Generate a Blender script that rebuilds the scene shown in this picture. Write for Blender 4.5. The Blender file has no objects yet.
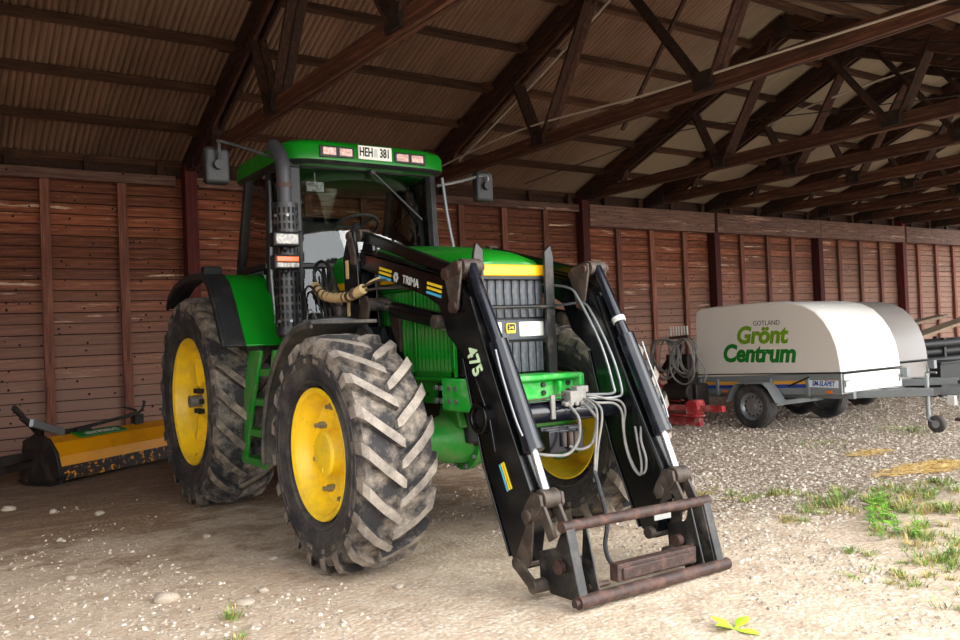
import bpy, bmesh, math, random
from mathutils import Vector, Matrix, Euler, noise
random.seed(7)
R = math.radians
SC = bpy.context.scene
COL = SC.collection

# ------------------------------------------------------------------ camera
YAW, PITCH, ROLL, CAMH, FPX = .6008, .0163, -.0408, 1.369, 842.2
def camera():
    F0 = Vector((math.sin(YAW), math.cos(YAW), 0)); R0 = Vector((math.cos(YAW), -math.sin(YAW), 0)); U0 = Vector((0, 0, 1))
    F = F0*math.cos(PITCH)+U0*math.sin(PITCH); U = U0*math.cos(PITCH)-F0*math.sin(PITCH)
    Rr = R0*math.cos(ROLL)+U*math.sin(ROLL); U = U*math.cos(ROLL)-R0*math.sin(ROLL)
    cd = bpy.data.cameras.new('camera'); c = bpy.data.objects.new('camera', cd); COL.objects.link(c)
    m = Matrix((Rr, U, -F)).transposed().to_4x4(); m.translation = (0, 0, CAMH); c.matrix_world = m
    cd.sensor_width = 36; cd.lens = FPX/960*36; cd.clip_start = .05; cd.clip_end = 300
    SC.camera = c
camera()
# ------------------------------------------------------------------ light
SKY_STRENGTH, SUN_STRENGTH, EXPOSURE = 2.7, 2.2, 0.55
w = bpy.data.worlds.new('overcast_sky'); SC.world = w; w.use_nodes = True
bg = w.node_tree.nodes['Background']; bg.inputs[0].default_value = (.93, .97, 1.0, 1); bg.inputs[1].default_value = SKY_STRENGTH
sd = bpy.data.lights.new('hazy_sun', 'SUN'); sd.energy = SUN_STRENGTH; sd.angle = R(50); sd.color = (1, .96, .9)
so = bpy.data.objects.new('hazy_sun', sd); COL.objects.link(so)
so.rotation_euler = Vector((-.38, .85, -.40)).to_track_quat('-Z', 'Y').to_euler()
SC.view_settings.view_transform = 'Standard'; SC.view_settings.look = 'None'
SC.view_settings.exposure = EXPOSURE; SC.view_settings.gamma = 1; SC.view_settings.use_curve_mapping = False

# ------------------------------------------------------------------ materials
def C(h):
    h = h.lstrip('#'); o = []
    for i in (0, 2, 4):
        c = int(h[i:i+2], 16)/255; o.append(c/12.92 if c <= .04045 else ((c+.055)/1.055)**2.4)
    return (*o, 1)
class NT:
    def __init__(s, name):
        s.m = bpy.data.materials.new(name); s.m.use_nodes = True; s.t = s.m.node_tree; s.n = s.t.nodes
        s.b = s.n['Principled BSDF']
    def new(s, kind, **kw):
        n = s.n.new('ShaderNode'+kind)
        for k, v in kw.items():
            if k in n.inputs: n.inputs[k].default_value = v
            else: setattr(n, k, v)
        return n
    def l(s, a, b): s.t.links.new(a, b)
    def coord(s, kind='Object', scale=None):
        tc = s.new('TexCoord'); o = tc.outputs[kind]
        if scale:
            mp = s.new('Mapping'); mp.inputs['Scale'].default_value = scale; s.l(o, mp.inputs[0]); o = mp.outputs[0]
        return o
    def noise(s, vec, scale, detail=4, rough=.55):
        n = s.new('TexNoise'); n.inputs['Scale'].default_value = scale; n.inputs['Detail'].default_value = detail; n.inputs['Roughness'].default_value = rough
        s.l(vec, n.inputs['Vector']); return n.outputs['Fac']
    def ramp(s, fac, stops):
        r = s.new('ValToRGB'); e = r.color_ramp.elements
        while len(e) < len(stops): e.new(.5)
        for i, (p, c) in enumerate(stops): e[i].position = p; e[i].color = c
        s.l(fac, r.inputs[0]); return r.outputs[0]
    def mix(s, fac, a, b, mode='MIX'):
        n = s.new('Mix'); n.data_type = 'RGBA'; n.blend_type = mode
        for k, v in (('Factor', fac), ('A', a), ('B', b)):
            i = [x for x in n.inputs if x.name == k and (x.type == 'VALUE' if k == 'Factor' else x.type == 'RGBA')][0]
            if hasattr(v, 'links'): s.l(v, i)
            else: i.default_value = v
        return [x for x in n.outputs if x.type == 'RGBA'][0]
    def math(s, op, a, b=0.):
        n = s.new('Math', operation=op)
        for i, v in enumerate((a, b)):
            if hasattr(v, 'links'): s.l(v, n.inputs[i])
            else: n.inputs[i].default_value = v
        return n.outputs[0]
    def bump(s, h, strength=.3, dist=.01):
        n = s.new('Bump'); n.inputs['Strength'].default_value = strength; n.inputs['Distance'].default_value = dist
        s.l(h, n.inputs['Height']); s.l(n.outputs[0], s.b.inputs['Normal'])
    def col(s, c):
        if hasattr(c, 'links'): s.l(c, s.b.inputs['Base Color'])
        else: s.b.inputs['Base Color'].default_value = c
    def rough(s, r):
        if hasattr(r, 'links'): s.l(r, s.b.inputs['Roughness'])
        else: s.b.inputs['Roughness'].default_value = r
W4 = (1, 1, 1, 1); K4 = (0, 0, 0, 1)
DUST = C('#a8957c')
def paint(name, col, rough=.35, metal=0., dirt=.35, dcol=DUST, scale=5., lo=.5, hi=.75, bump=0., chips=None):
    t = NT(name); v = t.coord('Object')
    n1 = t.noise(v, scale, 7, .65); f = t.ramp(n1, [(lo, K4), (hi, W4)])
    n2 = t.noise(v, scale*9, 3); f2 = t.math('MULTIPLY', t.math('MULTIPLY', f, t.math('ADD', n2, .35)), dirt)
    c = t.mix(f2, col, dcol)
    if chips:
        n3 = t.noise(v, scale*3.3, 6, .7); c = t.mix(t.ramp(n3, [(chips[1], K4), (chips[1]+.02, W4)]), c, chips[0])
    t.col(c); t.b.inputs['Metallic'].default_value = metal
    t.rough(t.math('ADD', t.math('MULTIPLY', f2, .45), rough))
    if bump: t.bump(n2, bump, .004)
    return t.m
def wood(name, c1, c2, c3, along='x', worn=None, pits=True, wscale=1., fade=None):
    t = NT(name); sc = {'x': (.6, 9, 9), 'y': (9, .6, 9), 'z': (9, 9, .6)}[along]
    v = t.coord('Object', sc); v0 = t.coord('Object')
    g = t.noise(v, 3.2*wscale, 6, .65); c = t.ramp(g, [(.3, c1), (.52, c2), (.72, c3)])
    oi = t.new('ObjectInfo'); hs = t.new('HueSaturation')
    t.l(t.math('ADD', t.math('MULTIPLY', oi.outputs['Random'], .75), .6), hs.inputs['Value']); t.l(c, hs.inputs['Color']); c = hs.outputs[0]
    if worn:
        va = t.new('VectorMath', operation='ADD'); t.l(v, va.inputs[0])
        cb = t.new('CombineXYZ'); t.l(t.math('MULTIPLY', oi.outputs['Random'], 60), cb.inputs[0]); t.l(cb.outputs[0], va.inputs[1])
        wn = t.noise(va.outputs[0], 1.1, 8, .75); c = t.mix(t.ramp(wn, [(.585, K4), (.64, W4)]), c, worn)
    if fade:
        gm = t.coord('Object' if False else 'Object'); geo = t.new('NewGeometry'); sp = t.new('SeparateXYZ'); t.l(geo.outputs['Position'], sp.inputs[0])
        big = t.noise(geo.outputs['Position'], .45, 4)
        lo = t.math('SUBTRACT', t.math('MULTIPLY', t.math('SUBTRACT', 2.3, sp.outputs[2]), .42), t.math('MULTIPLY', big, -.5))
        xr = t.math('MULTIPLY', t.math('SUBTRACT', sp.outputs[0], 9.), .05)
        ff = t.ramp(t.math('ADD', lo, t.math('MAXIMUM', xr, 0.)), [(.15, K4), (1.0, W4)])
        c = t.mix(t.math('MULTIPLY', ff, .8), c, t.mix(.5, fade, t.mix(g, fade, W4, 'MULTIPLY')))
    if pits:
        vo = t.new('TexVoronoi', feature='F1'); vo.inputs['Scale'].default_value = 8.5; vb = t.new('VectorMath', operation='ADD'); t.l(v0, vb.inputs[0]); cc = t.new('CombineXYZ'); t.l(t.math('MULTIPLY', oi.outputs['Random'], 91), cc.inputs[0]); t.l(t.math('MULTIPLY', oi.outputs['Random'], 37), cc.inputs[2]); t.l(cc.outputs[0], vb.inputs[1]); t.l(vb.outputs[0], vo.inputs['Vector'])
        c = t.mix(t.ramp(vo.outputs['Distance'], [(.11, W4), (.16, K4)]), c, C('#160c08'))
    t.col(c); t.rough(.85); t.bump(g, .35, .006)
    return t.m
def flat(name, col, rough=.5, metal=0., emit=None):
    t = NT(name); t.col(col); t.rough(rough); t.b.inputs['Metallic'].default_value = metal
    if emit: t.b.inputs['Emission Color'].default_value = emit[0]; t.b.inputs['Emission Strength'].default_value = emit[1]
    return t.m
def glass(name, tint=(.75, .82, .8, 1), refl=1.0, ior=1.5):
    t = NT(name); tr = t.new('BsdfTransparent'); tr.inputs[0].default_value = tint
    gl = t.new('BsdfGlossy'); gl.inputs['Roughness'].default_value = .02
    fr = t.new('Fresnel'); fr.inputs[0].default_value = ior
    mx = t.new('MixShader'); t.l(t.math('MULTIPLY', fr.outputs[0], refl), mx.inputs[0]); t.l(tr.outputs[0], mx.inputs[1]); t.l(gl.outputs[0], mx.inputs[2])
    t.l(mx.outputs[0], t.n['Material Output'].inputs[0]); return t.m
M = {}
M['green'] = paint('green_paint', C('#0a7b18'), .28, dirt=.12, dcol=C('#5c6a3a'), scale=3)
M['green_dirty'] = paint('dusty_green_paint', C('#0d8a22'), .38, dirt=.75, dcol=C('#7d8460'), scale=7, lo=.42, hi=.7)
M['green_light'] = paint('scuffed_bright_green_paint', C('#1fb13a'), .4, dirt=.7, dcol=C('#8fbf86'), scale=9, lo=.45, hi=.62)
M['yellow'] = paint('yellow_paint', C('#f0b400'), .35, dirt=.35, dcol=C('#a5822a'), scale=5)
M['yellow_rim'] = paint('yellow_rim_paint', C('#ffd31f'), .38, dirt=.7, dcol=C('#b79c58'), scale=4.5, lo=.46, hi=.72, chips=(C('#4a3510'), .665))
M['black'] = paint('black_loader_paint', C('#08090b'), .22, dirt=.14, dcol=C('#6b6258'), scale=9, lo=.55, hi=.8)
M['black_plastic'] = paint('black_plastic', C('#17181a'), .5, dirt=.3, dcol=C('#6f6a62'), scale=6)
M['fender_dusty'] = paint('dusty_black_fender', C('#1f1d1c'), .7, dirt=.9, dcol=C('#6d665d'), scale=4, lo=.35, hi=.6, bump=.3)
M['grille'] = paint('grey_grille_plastic', C('#3f444c'), .42, dirt=.6, dcol=C('#8f8a80'), scale=14, lo=.5, hi=.7)
M['exhaust'] = paint('grey_exhaust_paint', C('#36373d'), .45, dirt=.3, dcol=C('#6e5b50'), scale=8)
M['perforated'] = paint('dark_guard_metal', C('#1d1e23'), .4, dirt=.2, scale=9)
M['rust'] = paint('rusty_steel', C('#33221d'), .55, dirt=.7, dcol=C('#745347'), scale=14, lo=.45, hi=.68, bump=.5, chips=(C('#2c1d18'), .6))
M['pin'] = paint('dusty_brown_steel', C('#3a322d'), .5, metal=.3, dirt=.7, dcol=C('#75675b'), scale=14, lo=.4, hi=.7, bump=.3)
M['worn_black'] = paint('worn_black_steel', C('#131313'), .4, dirt=.5, dcol=C('#7a6f66'), scale=9, lo=.48, hi=.75, chips=(C('#6a4838'), .66))
M['steel'] = paint('grey_steel', C('#8d9092'), .38, metal=.6, dirt=.3, dcol=C('#6f675c'), scale=8)
M['galv'] = paint('galvanised_steel', C('#8e9394'), .45, metal=.35, dirt=.4, dcol=C('#6b6862'), scale=5)
M['chrome'] = paint('chromed_rod', C('#b9bdc2'), .22, metal=.9, dirt=.8, dcol=C('#4a4038'), scale=9, lo=.45, hi=.6)
M['cyl'] = paint('blue_black_cylinder_paint', C('#12151e'), .13, dirt=.14, dcol=C('#6d6a68'), scale=7)
M['rubber'] = None
def rubber(name, base, dust, lo, hi, sc):
    t = NT(name); v = t.coord('Object'); n = t.noise(v, sc, 8, .68); n2 = t.noise(v, sc*12, 3)
    f = t.ramp(n, [(lo, K4), (hi, W4)]); f = t.math('MULTIPLY', f, t.math('ADD', n2, .45))
    t.col(t.mix(f, base, dust)); t.rough(.82); t.bump(n2, .35, .004); return t.m
M['rubber'] = rubber('tyre_rubber', C('#232225'), C('#6a625a'), .42, .75, 4)
M['rubber_tread'] = rubber('muddy_tyre_tread', C('#2c2a2b'), C('#9a8d7e'), .45, .68, 6)
M['lug'] = rubber('dusty_lug_tops', C('#625b54'), C('#a1968a'), .35, .65, 7)
M['lug_dark'] = rubber('lug_tops_rear', C('#4a443f'), C('#9c8d7b'), .4, .66, 7)
M['hose'] = paint('black_hose_rubber', C('#1b1b1c'), .55, dirt=.4, dcol=C('#77706a'), scale=14)
M['hose_grey'] = paint('dusty_grey_hose', C('#6d6b69'), .5, dirt=.6, dcol=C('#a39d94'), scale=12, lo=.4, hi=.65)
M['cream'] = paint('cream_wrapped_hose', C('#d9bd86'), .6, dirt=.5, dcol=C('#8a7148'), scale=16)
M['white'] = paint('white_plastic', C('#d2cfc8'), .4, dirt=.5, scale=9)
M['plate'] = flat('plate_white', C('#f2f0e8'), .4)
M['ink'] = flat('black_print', C('#101010'), .5)
M['lamp'] = paint('lamp_glass', C('#87827c'), .1, dirt=.8, dcol=C('#d8d3cc'), scale=40, lo=.45, hi=.6)
M['lamp_pink'] = paint('work_lamp_lens', C('#d8a9a0'), .12, dirt=.6, dcol=C('#fff3ee'), scale=30, lo=.45, hi=.6)
M['orange'] = flat('orange_lens', C('#f06a10'), .2)
M['decal_y'] = flat('decal_yellow', C('#f2d02a'), .4)
M['decal_b'] = flat('decal_blue', C('#4fb6e0'), .4)
M['decal_w'] = flat('decal_white', C('#c9c9c4'), .4)
M['decal_g'] = flat('decal_pale_green', C('#cfe8bf'), .4)
M['glass'] = glass('cab_glass', (.72, .8, .78, 1), 2.4, 1.5)
M['interior'] = paint('cab_interior_plastic', C('#3a3b3a'), .6, dirt=.2, scale=6)
M['seat'] = paint('cab_seat_fabric', C('#20221f'), .9, dirt=.2, scale=12)
M['board'] = wood('red_barn_boards', C('#4c2616'), C('#854a30'), C('#a86c4b'), 'x', worn=C('#e0c0a6'), fade=C('#98796a'))
M['batten'] = wood('barn_battens', C('#4f2a1f'), C('#7d4c3b'), C('#956955'), 'z', pits=False)
M['post'] = wood('dark_red_posts', C('#3a0f0c'), C('#571a16'), C('#682620'), 'z', pits=False)
M['beam'] = wood('brown_header_beam', C('#46301f'.replace('1f','27')), C('#6e5145'), C('#8a6b5d'), 'x', worn=C('#b08f7a'))
M['truss'] = wood('dark_truss_timber', C('#1c0f0a'), C('#3a2016'), C('#5c3826'), 'y', pits=False)
M['web'] = wood('truss_web_timber', C('#1c0f0a'), C('#3a2016'), C('#5c3a28'), 'z', pits=False)
M['purlin'] = wood('purlin_timber', C('#26170f'), C('#4a3022'), C('#664832'), 'x', pits=False)
M['chord'] = wood('lit_chord_timber', C('#26150d'), C('#4e2e1f'), C('#78503a'), 'y', pits=False)  # lighter than the rafters: light on the chord undersides put into the colour
M['wire'] = flat('pale_wire', C('#c9c0b4'), .4)
M['gusset'] = paint('grey_gusset_plate', C('#2c2522'), .6, metal=.3, dirt=.5, dcol=C('#7a5a48'), scale=6)
def sheetmat():
    t = NT('corrugated_roof_sheet'); geo = t.new('NewGeometry'); oi = t.new('ObjectInfo')
    n = t.noise(geo.outputs['Position'], .8, 6, .6); n2 = t.noise(t.coord('Object', (30, .8, 30)), 1.5, 4)
    c = t.ramp(n, [(.3, C('#6b5040')), (.5, C('#8a6b58')), (.7, C('#9a7e6b'))])
    c = t.mix(.35, c, t.ramp(n2, [(.3, C('#523a2c')), (.7, C('#a8907c'))]))
    sp = t.new('SeparateXYZ'); t.l(geo.outputs['Position'], sp.inputs[0])
    paler = t.ramp(t.math('MULTIPLY', sp.outputs[0], .05), [(.46, K4), (.56, W4)])  # sheets turn paler towards the right end of the roof
    c = t.mix(t.math('MULTIPLY', paler, .7), c, C('#c4b8a2'))
    hs = t.new('HueSaturation'); t.l(t.math('ADD', t.math('MULTIPLY', oi.outputs['Random'], .3), .8), hs.inputs['Value']); t.l(c, hs.inputs['Color'])
    t.col(hs.outputs[0]); t.rough(.6); return t.m
M['sheet'] = sheetmat()
def groundmat():
    t = NT('gravel_ground'); g = t.new('NewGeometry'); p = g.outputs['Position']; sp = t.new('SeparateXYZ'); t.l(p, sp.inputs[0]); x, y = sp.outputs[0], sp.outputs[1]
    fine = t.noise(p, 38, 5, .7); mid = t.noise(p, 5, 6, .65); big = t.noise(p, .75, 5, .6)
    st = t.new('Mapping'); st.inputs['Scale'].default_value = (1.2, 5.5, 1); st.inputs['Rotation'].default_value = (0, 0, R(20)); t.l(p, st.inputs[0])
    streak = t.noise(st.outputs[0], 1.3, 6, .65)
    vo = t.new('TexVoronoi'); vo.inputs['Scale'].default_value = 36; t.l(p, vo.inputs['Vector']); bw = t.new('RGBToBW'); t.l(vo.outputs['Color'], bw.inputs[0])
    sand = t.ramp(mid, [(.3, C('#a48e77')), (.5, C('#bfaa93')), (.7, C('#cfbda8'))])
    stone = t.ramp(bw.outputs[0], [(.25, C('#6f5d4e')), (.5, C('#a8957f')), (.62, C('#c9b9a6')), (.8, C('#e6dccf'))])
    gap = t.ramp(vo.outputs['Distance'], [(.42, K4), (.62, W4)]); stone = t.mix(t.math('MULTIPLY', gap, .75), stone, C('#574739'))
    sand = t.mix(t.math('MULTIPLY', t.ramp(t.math('MULTIPLY', bw.outputs[0], fine), [(.29, K4), (.35, W4)]), .4), sand, stone)
    soil = t.ramp(t.math('ADD', t.math('MULTIPLY', streak, .45), t.math('ADD', t.math('MULTIPLY', mid, .35), t.math('MULTIPLY', fine, .2))), [(.3, C('#553f2e')), (.5, C('#856b53')), (.7, C('#b89f86'))])
    # damp brown soil of the sheltered strip by the wheels
    k = t.math('ADD', t.math('MULTIPLY', t.math('SUBTRACT', y, 5.6), .55), t.math('MULTIPLY', t.math('SUBTRACT', big, .5), 5.))
    k = t.math('SUBTRACT', k, t.math('MULTIPLY', t.math('MAXIMUM', t.math('SUBTRACT', x, 4.2), 0.), .75))
    k = t.math('ADD', k, t.math('MULTIPLY', t.math('SUBTRACT', streak, .5), 2.5)); k = t.math('ADD', t.math('MINIMUM', k, 1.1), t.math('MULTIPLY', t.math('SUBTRACT', mid, .5), 4.2))
    c = t.mix(t.ramp(k, [(.0, K4), (.8, W4)]), sand, soil)
    gr = t.math('ADD', t.math('MULTIPLY', t.math('SUBTRACT', x, 4.6), .7), t.math('MULTIPLY', t.math('SUBTRACT', big, .5), 2.5))
    edge = t.math('MULTIPLY', t.math('SUBTRACT', y, 3.1), .6)
    c = t.mix(t.math('MULTIPLY', t.ramp(t.math('MINIMUM', gr, edge), [(.0, K4), (.5, W4)]), .85), c, stone)
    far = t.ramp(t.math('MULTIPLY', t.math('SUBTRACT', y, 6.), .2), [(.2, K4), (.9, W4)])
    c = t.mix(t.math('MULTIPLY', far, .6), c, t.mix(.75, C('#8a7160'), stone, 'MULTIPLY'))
    oil = t.noise(p, 1.9, 5, .6); c = t.mix(t.math('MULTIPLY', t.ramp(oil, [(.66, K4), (.73, W4)]), .7), c, C('#6a4e36'))
    c = t.mix(.35, c, t.ramp(fine, [(.3, C('#5e5044')), (.7, W4)]), 'SOFT_LIGHT')
    t.col(c); t.rough(.95)
    h = t.math('ADD', t.math('MULTIPLY', fine, .6), t.math('ADD', t.math('MULTIPLY', mid, .8), t.math('MULTIPLY', vo.outputs['Distance'], -.5)))
    t.bump(h, .55, .025); return t.m
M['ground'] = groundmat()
def pebblemat():
    t = NT('pale_limestone_pebble'); a = t.new('Attribute'); a.attribute_name = 'tone'; n2 = t.noise(t.coord('Object'), 60, 3)
    t.col(t.mix(.3, t.ramp(a.outputs['Fac'], [(.0, C('#a39583')), (.3, C('#6f6053')), (.6, C('#a89785')), (.85, C('#d2c6b8')), (1., C('#eae3d8'))]), t.ramp(n2, [(.3, C('#8d7c6c')), (.7, C('#d2c7ba'))]))); t.rough(.9); return t.m
M['pebble'] = pebblemat()
def leafmat(name, a, b):
    t = NT(name); n = t.noise(t.coord('Object'), 9, 3); t.col(t.ramp(n, [(.35, a), (.65, b)])); t.rough(.55)
    t.b.inputs['Subsurface Weight'].default_value = 0; return t.m
M['grass'] = leafmat('grass_blades', C('#4f7030'), C('#8fa750'))
M['grass_dry'] = leafmat('dry_grass', C('#8a7a45'), C('#c8b36a'))
M['leaf'] = leafmat('broad_leaves', C('#5f9f2a'), C('#9acb4a'))
M['leaf_lime'] = leafmat('lime_leaves', C('#9cc81e'), C('#c9e04a'))
M['straw'] = leafmat('golden_straw', C('#b8924a'), C('#dcc083'))
M['fiberglass'] = paint('cream_white_fibreglass', C('#e6ddd2'), .3, dirt=.15, dcol=C('#b7a795'), scale=1.5)
M['fiberglass2'] = paint('grey_white_fibreglass', C('#8d8783'), .4, dirt=.25, dcol=C('#9b938d'), scale=1.5)
M['nosewhite'] = paint('white_fibreglass_panel', C('#f1efea'), .25, dirt=.1, scale=2)
M['logo_lime'] = flat('logo_lime', C('#6f9a10'), .4)
M['logo_green'] = flat('logo_green', C('#0f7a22'), .4)
M['logo_grey'] = flat('logo_grey', C('#5b544e'), .5)
M['stripe_y'] = flat('stripe_amber', C('#e0a03a'), .4); M['stripe_b'] = flat('stripe_blue', C('#1c3f8f'), .4); M['stripe_w'] = flat('stripe_white', C('#dfe6ee'), .4)
M['red'] = paint('faded_red_paint', C('#b02a33'), .5, dirt=.85, dcol=C('#d8a79c'), scale=8, lo=.45, hi=.7)
M['mower'] = paint('orange_yellow_mower_paint', C('#e89a05'), .4, dirt=.35, dcol=C('#8a5a10'), scale=4)
M['mower_worn'] = paint('worn_mower_flap', C('#e08c06'), .5, dirt=.3, dcol=C('#6a4a20'), scale=4, chips=(C('#1d1512'), .42))
M['mower_dark'] = paint('dark_mower_steel', C('#1a1311'), .55, dirt=.5, dcol=C('#5a4636'), scale=7, chips=(C('#d58a10'), .69))
M['dark_metal'] = paint('dark_scrap_metal', C('#26282a'), .5, metal=.2, dirt=.5, dcol=C('#6a6158'), scale=5)
M['grey_wood'] = wood('grey_planks', C('#5a4a3c'), C('#8a755f'), C('#a9957d'), 'y', pits=False)

# ------------------------------------------------------------------ mesh builder
class B:
    """collects shapes; flip=True takes (forward, right, up) and stores (forward, left, up)"""
    def __init__(s, flip=False): s.bm = bmesh.new(); s.f = -1 if flip else 1; s.mi = 0
    def v(s, p): return s.bm.verts.new((p[0], s.f*p[1], p[2]))
    def face(s, vs, mi=None):
        try: f = s.bm.faces.new(vs); f.material_index = s.mi if mi is None else mi; return f
        except ValueError: return None
    def hexa(s, P, mi=None):
        q = [s.v(p) for p in P]
        for a in ((0, 1, 2, 3), (4, 7, 6, 5), (0, 4, 5, 1), (1, 5, 6, 2), (2, 6, 7, 3), (3, 7, 4, 0)): s.face([q[i] for i in a], mi)
    def box(s, c, d, rot=None, mi=None):
        c = Vector(c); P = []
        for z in (-.5, .5):
            for x, y in ((-.5, -.5), (.5, -.5), (.5, .5), (-.5, .5)):
                q = Vector((x*d[0], y*d[1], z*d[2])); P.append(c+(rot @ q if rot else q))
        s.hexa(P, mi)
    def beam(s, p0, p1, w, h, up=(0, 0, 1), mi=None):
        p0, p1 = Vector(p0), Vector(p1); d = (p1-p0).normalized(); sd = d.cross(Vector(up))
        if sd.length < 1e-4: sd = d.cross(Vector((1, 0, 0)))
        sd.normalize(); u = sd.cross(d); P = []
        for p in (p0, p1):
            for a, b in ((-1, -1), (1, -1), (1, 1), (-1, 1)): P.append(p+sd*(a*w/2)+u*(b*h/2))
        s.hexa(P, mi)
    def prism(s, pts, a0, a1, axis='y', mi=None, side=None):
        f = {'y': lambda p, a: (p[0], a, p[1]), 'x': lambda p, a: (a, p[0], p[1]), 'z': lambda p, a: (p[0], p[1], a)}[axis]
        A = [s.v(f(p, a0)) for p in pts]; Bv = [s.v(f(p, a1)) for p in pts]; n = len(pts)
        s.face(A, mi); s.face(Bv[::-1], mi)
        for i in range(n): s.face((A[i], A[(i+1) % n], Bv[(i+1) % n], Bv[i]), side if side is not None else mi)
    def strip(s, pts, a0, a1, th, axis='y', mi=None):
        """a bent sheet: 2-D curve with thickness th, extruded from a0 to a1"""
        off = []
        for i, p in enumerate(pts):
            a = Vector(pts[max(i-1, 0)]); b = Vector(pts[min(i+1, len(pts)-1)]); d = (b-a).normalized()
            off.append((p[0]-d.y*th, p[1]+d.x*th))
        for i in range(len(pts)-1):
            pass
        s.prism_strip(pts, off, a0, a1, axis, mi)
    def prism_strip(s, pts, off, a0, a1, axis, mi):
        f = {'y': lambda p, a: (p[0], a, p[1]), 'x': lambda p, a: (a, p[0], p[1])}[axis]
        L = [[s.v(f(p, a)) for p in c] for a in (a0, a1) for c in (pts, off)]
        n = len(pts)
        for i in range(n-1):
            s.face((L[0][i], L[0][i+1], L[2][i+1], L[2][i]), mi); s.face((L[1][i], L[3][i], L[3][i+1], L[1][i+1]), mi)
            s.face((L[0][i], L[1][i], L[1][i+1], L[0][i+1]), mi); s.face((L[2][i], L[2][i+1], L[3][i+1], L[3][i]), mi)
        for i in (0, n-1): s.face((L[0][i], L[2][i], L[3][i], L[1][i]), mi)
    def frame(s, d):
        d = Vector(d).normalized(); a = Vector((0, 0, 1)) if abs(d.z) < .9 else Vector((1, 0, 0))
        x = d.cross(a).normalized(); return x, d.cross(x)
    def cyl(s, p0, p1, r0, r1=None, n=16, caps=True, mi=None):
        r1 = r0 if r1 is None else r1; p0, p1 = Vector(p0), Vector(p1); x, y = s.frame(p1-p0)
        A = [s.v(p0+(x*math.cos(t)+y*math.sin(t))*r0) for t in [2*math.pi*i/n for i in range(n)]]
        Bv = [s.v(p1+(x*math.cos(t)+y*math.sin(t))*r1) for t in [2*math.pi*i/n for i in range(n)]]
        for i in range(n): s.face((A[i], A[(i+1) % n], Bv[(i+1) % n], Bv[i]), mi)
        if caps: s.face(A[::-1], mi); s.face(Bv, mi)
    def ring(s, p0, p1, ro, ri, n=20, mi=None):
        s.lathe([(0, ri), (0, ro), (1, ro), (1, ri), (0, ri)], p0, Vector(p1)-Vector(p0), n, mi, scale=(Vector(p1)-Vector(p0)).length)
    def lathe(s, prof, o, d, n=24, mi=None, scale=1., mis=None):
        o = Vector(o); d = Vector(d).normalized(); x, y = s.frame(d); rows = []
        for a, r in prof:
            if r < 1e-5: rows.append([s.v(o+d*a*scale)])
            else: rows.append([s.v(o+d*a*scale+(x*math.cos(2*math.pi*i/n)+y*math.sin(2*math.pi*i/n))*r) for i in range(n)])
        for k in range(len(rows)-1):
            a, b = rows[k], rows[k+1]; m_ = mis[k] if mis else mi
            for i in range(n):
                j = (i+1) % n
                if len(a) == 1 and len(b) == 1: continue
                if len(a) == 1: s.face((a[0], b[j], b[i]), m_)
                elif len(b) == 1: s.face((a[i], a[j], b[0]), m_)
                else: s.face((a[i], a[j], b[j], b[i]), m_)
    def tube(s, path, r, n=8, smooth=4, mi=None, closed=False, mif=None):
        P = [Vector(p) for p in path]
        if smooth > 1 and len(P) > 2:
            Q = []
            m = len(P); seg = m if closed else m-1
            for i in range(seg):
                g = (lambda k: P[k % m]) if closed else (lambda k: P[max(0, min(m-1, k))])
                p0, p1, p2, p3 = g(i-1), g(i), g(i+1), g(i+2)
                for j in range(smooth):
                    t = j/smooth; Q.append(.5*((2*p1)+(p2-p0)*t+(2*p0-5*p1+4*p2-p3)*t*t+(3*p1-p0-3*p2+p3)*t**3))
            if not closed: Q.append(P[-1])
            P = Q
        rows = []; x = None; N = len(P)
        for i, p in enumerate(P):
            a = P[(i-1) % N] if closed else P[max(i-1, 0)]; b = P[(i+1) % N] if closed else P[min(i+1, N-1)]; d = (b-a).normalized()
            if x is None: x, y = s.frame(d)
            x = (x-d*x.dot(d)).normalized(); y = d.cross(x)
            rows.append([s.v(p+(x*math.cos(2*math.pi*k/n)+y*math.sin(2*math.pi*k/n))*r) for k in range(n)])
        for i in range(N if closed else N-1):
            a, b = rows[i], rows[(i+1) % N]
            for k in range(n): s.face((a[k], a[(k+1) % n], b[(k+1) % n], b[k]), mif(i) if mif else mi)
        if not closed: s.face(rows[0][::-1], mi); s.face(rows[-1], mi)
    def loops(s, L, cap0=True, cap1=True, mi=None, mis=None):
        rows = [[s.v(p) for p in l] for l in L]; n = len(rows[0])
        for k in range(len(rows)-1):
            for i in range(n): s.face((rows[k][i], rows[k][(i+1) % n], rows[k+1][(i+1) % n], rows[k+1][i]), mis[k] if mis else mi)
        if cap0: s.face(rows[0][::-1], mi)
        if cap1: s.face(rows[-1], mi)
    def mesh(s, name, mats, ang=35, smooth=True):
        bmesh.ops.recalc_face_normals(s.bm, faces=s.bm.faces)
        me = bpy.data.meshes.new(name); s.bm.to_mesh(me); s.bm.free()
        for m in (mats if isinstance(mats, (list, tuple)) else [mats]): me.materials.append(M[m] if isinstance(m, str) else m)
        if smooth: me.shade_smooth(); me.set_sharp_from_angle(angle=R(ang))
        return me
    def obj(s, name, mats, parent=None, loc=(0, 0, 0), rot=None, bevel=0., ang=35):
        return mk(name, s.mesh(name, mats, ang), parent, loc, rot, bevel)
def mk(name, me, parent=None, loc=(0, 0, 0), rot=None, bevel=0.):
    o = bpy.data.objects.new(name, me); COL.objects.link(o); o.parent = parent; o.location = loc
    if rot: o.rotation_euler = rot
    if bevel:
        b = o.modifiers.new('bevel', 'BEVEL'); b.width = bevel; b.segments = 2; b.limit_method = 'ANGLE'; b.angle_limit = R(40)
    return o
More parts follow.
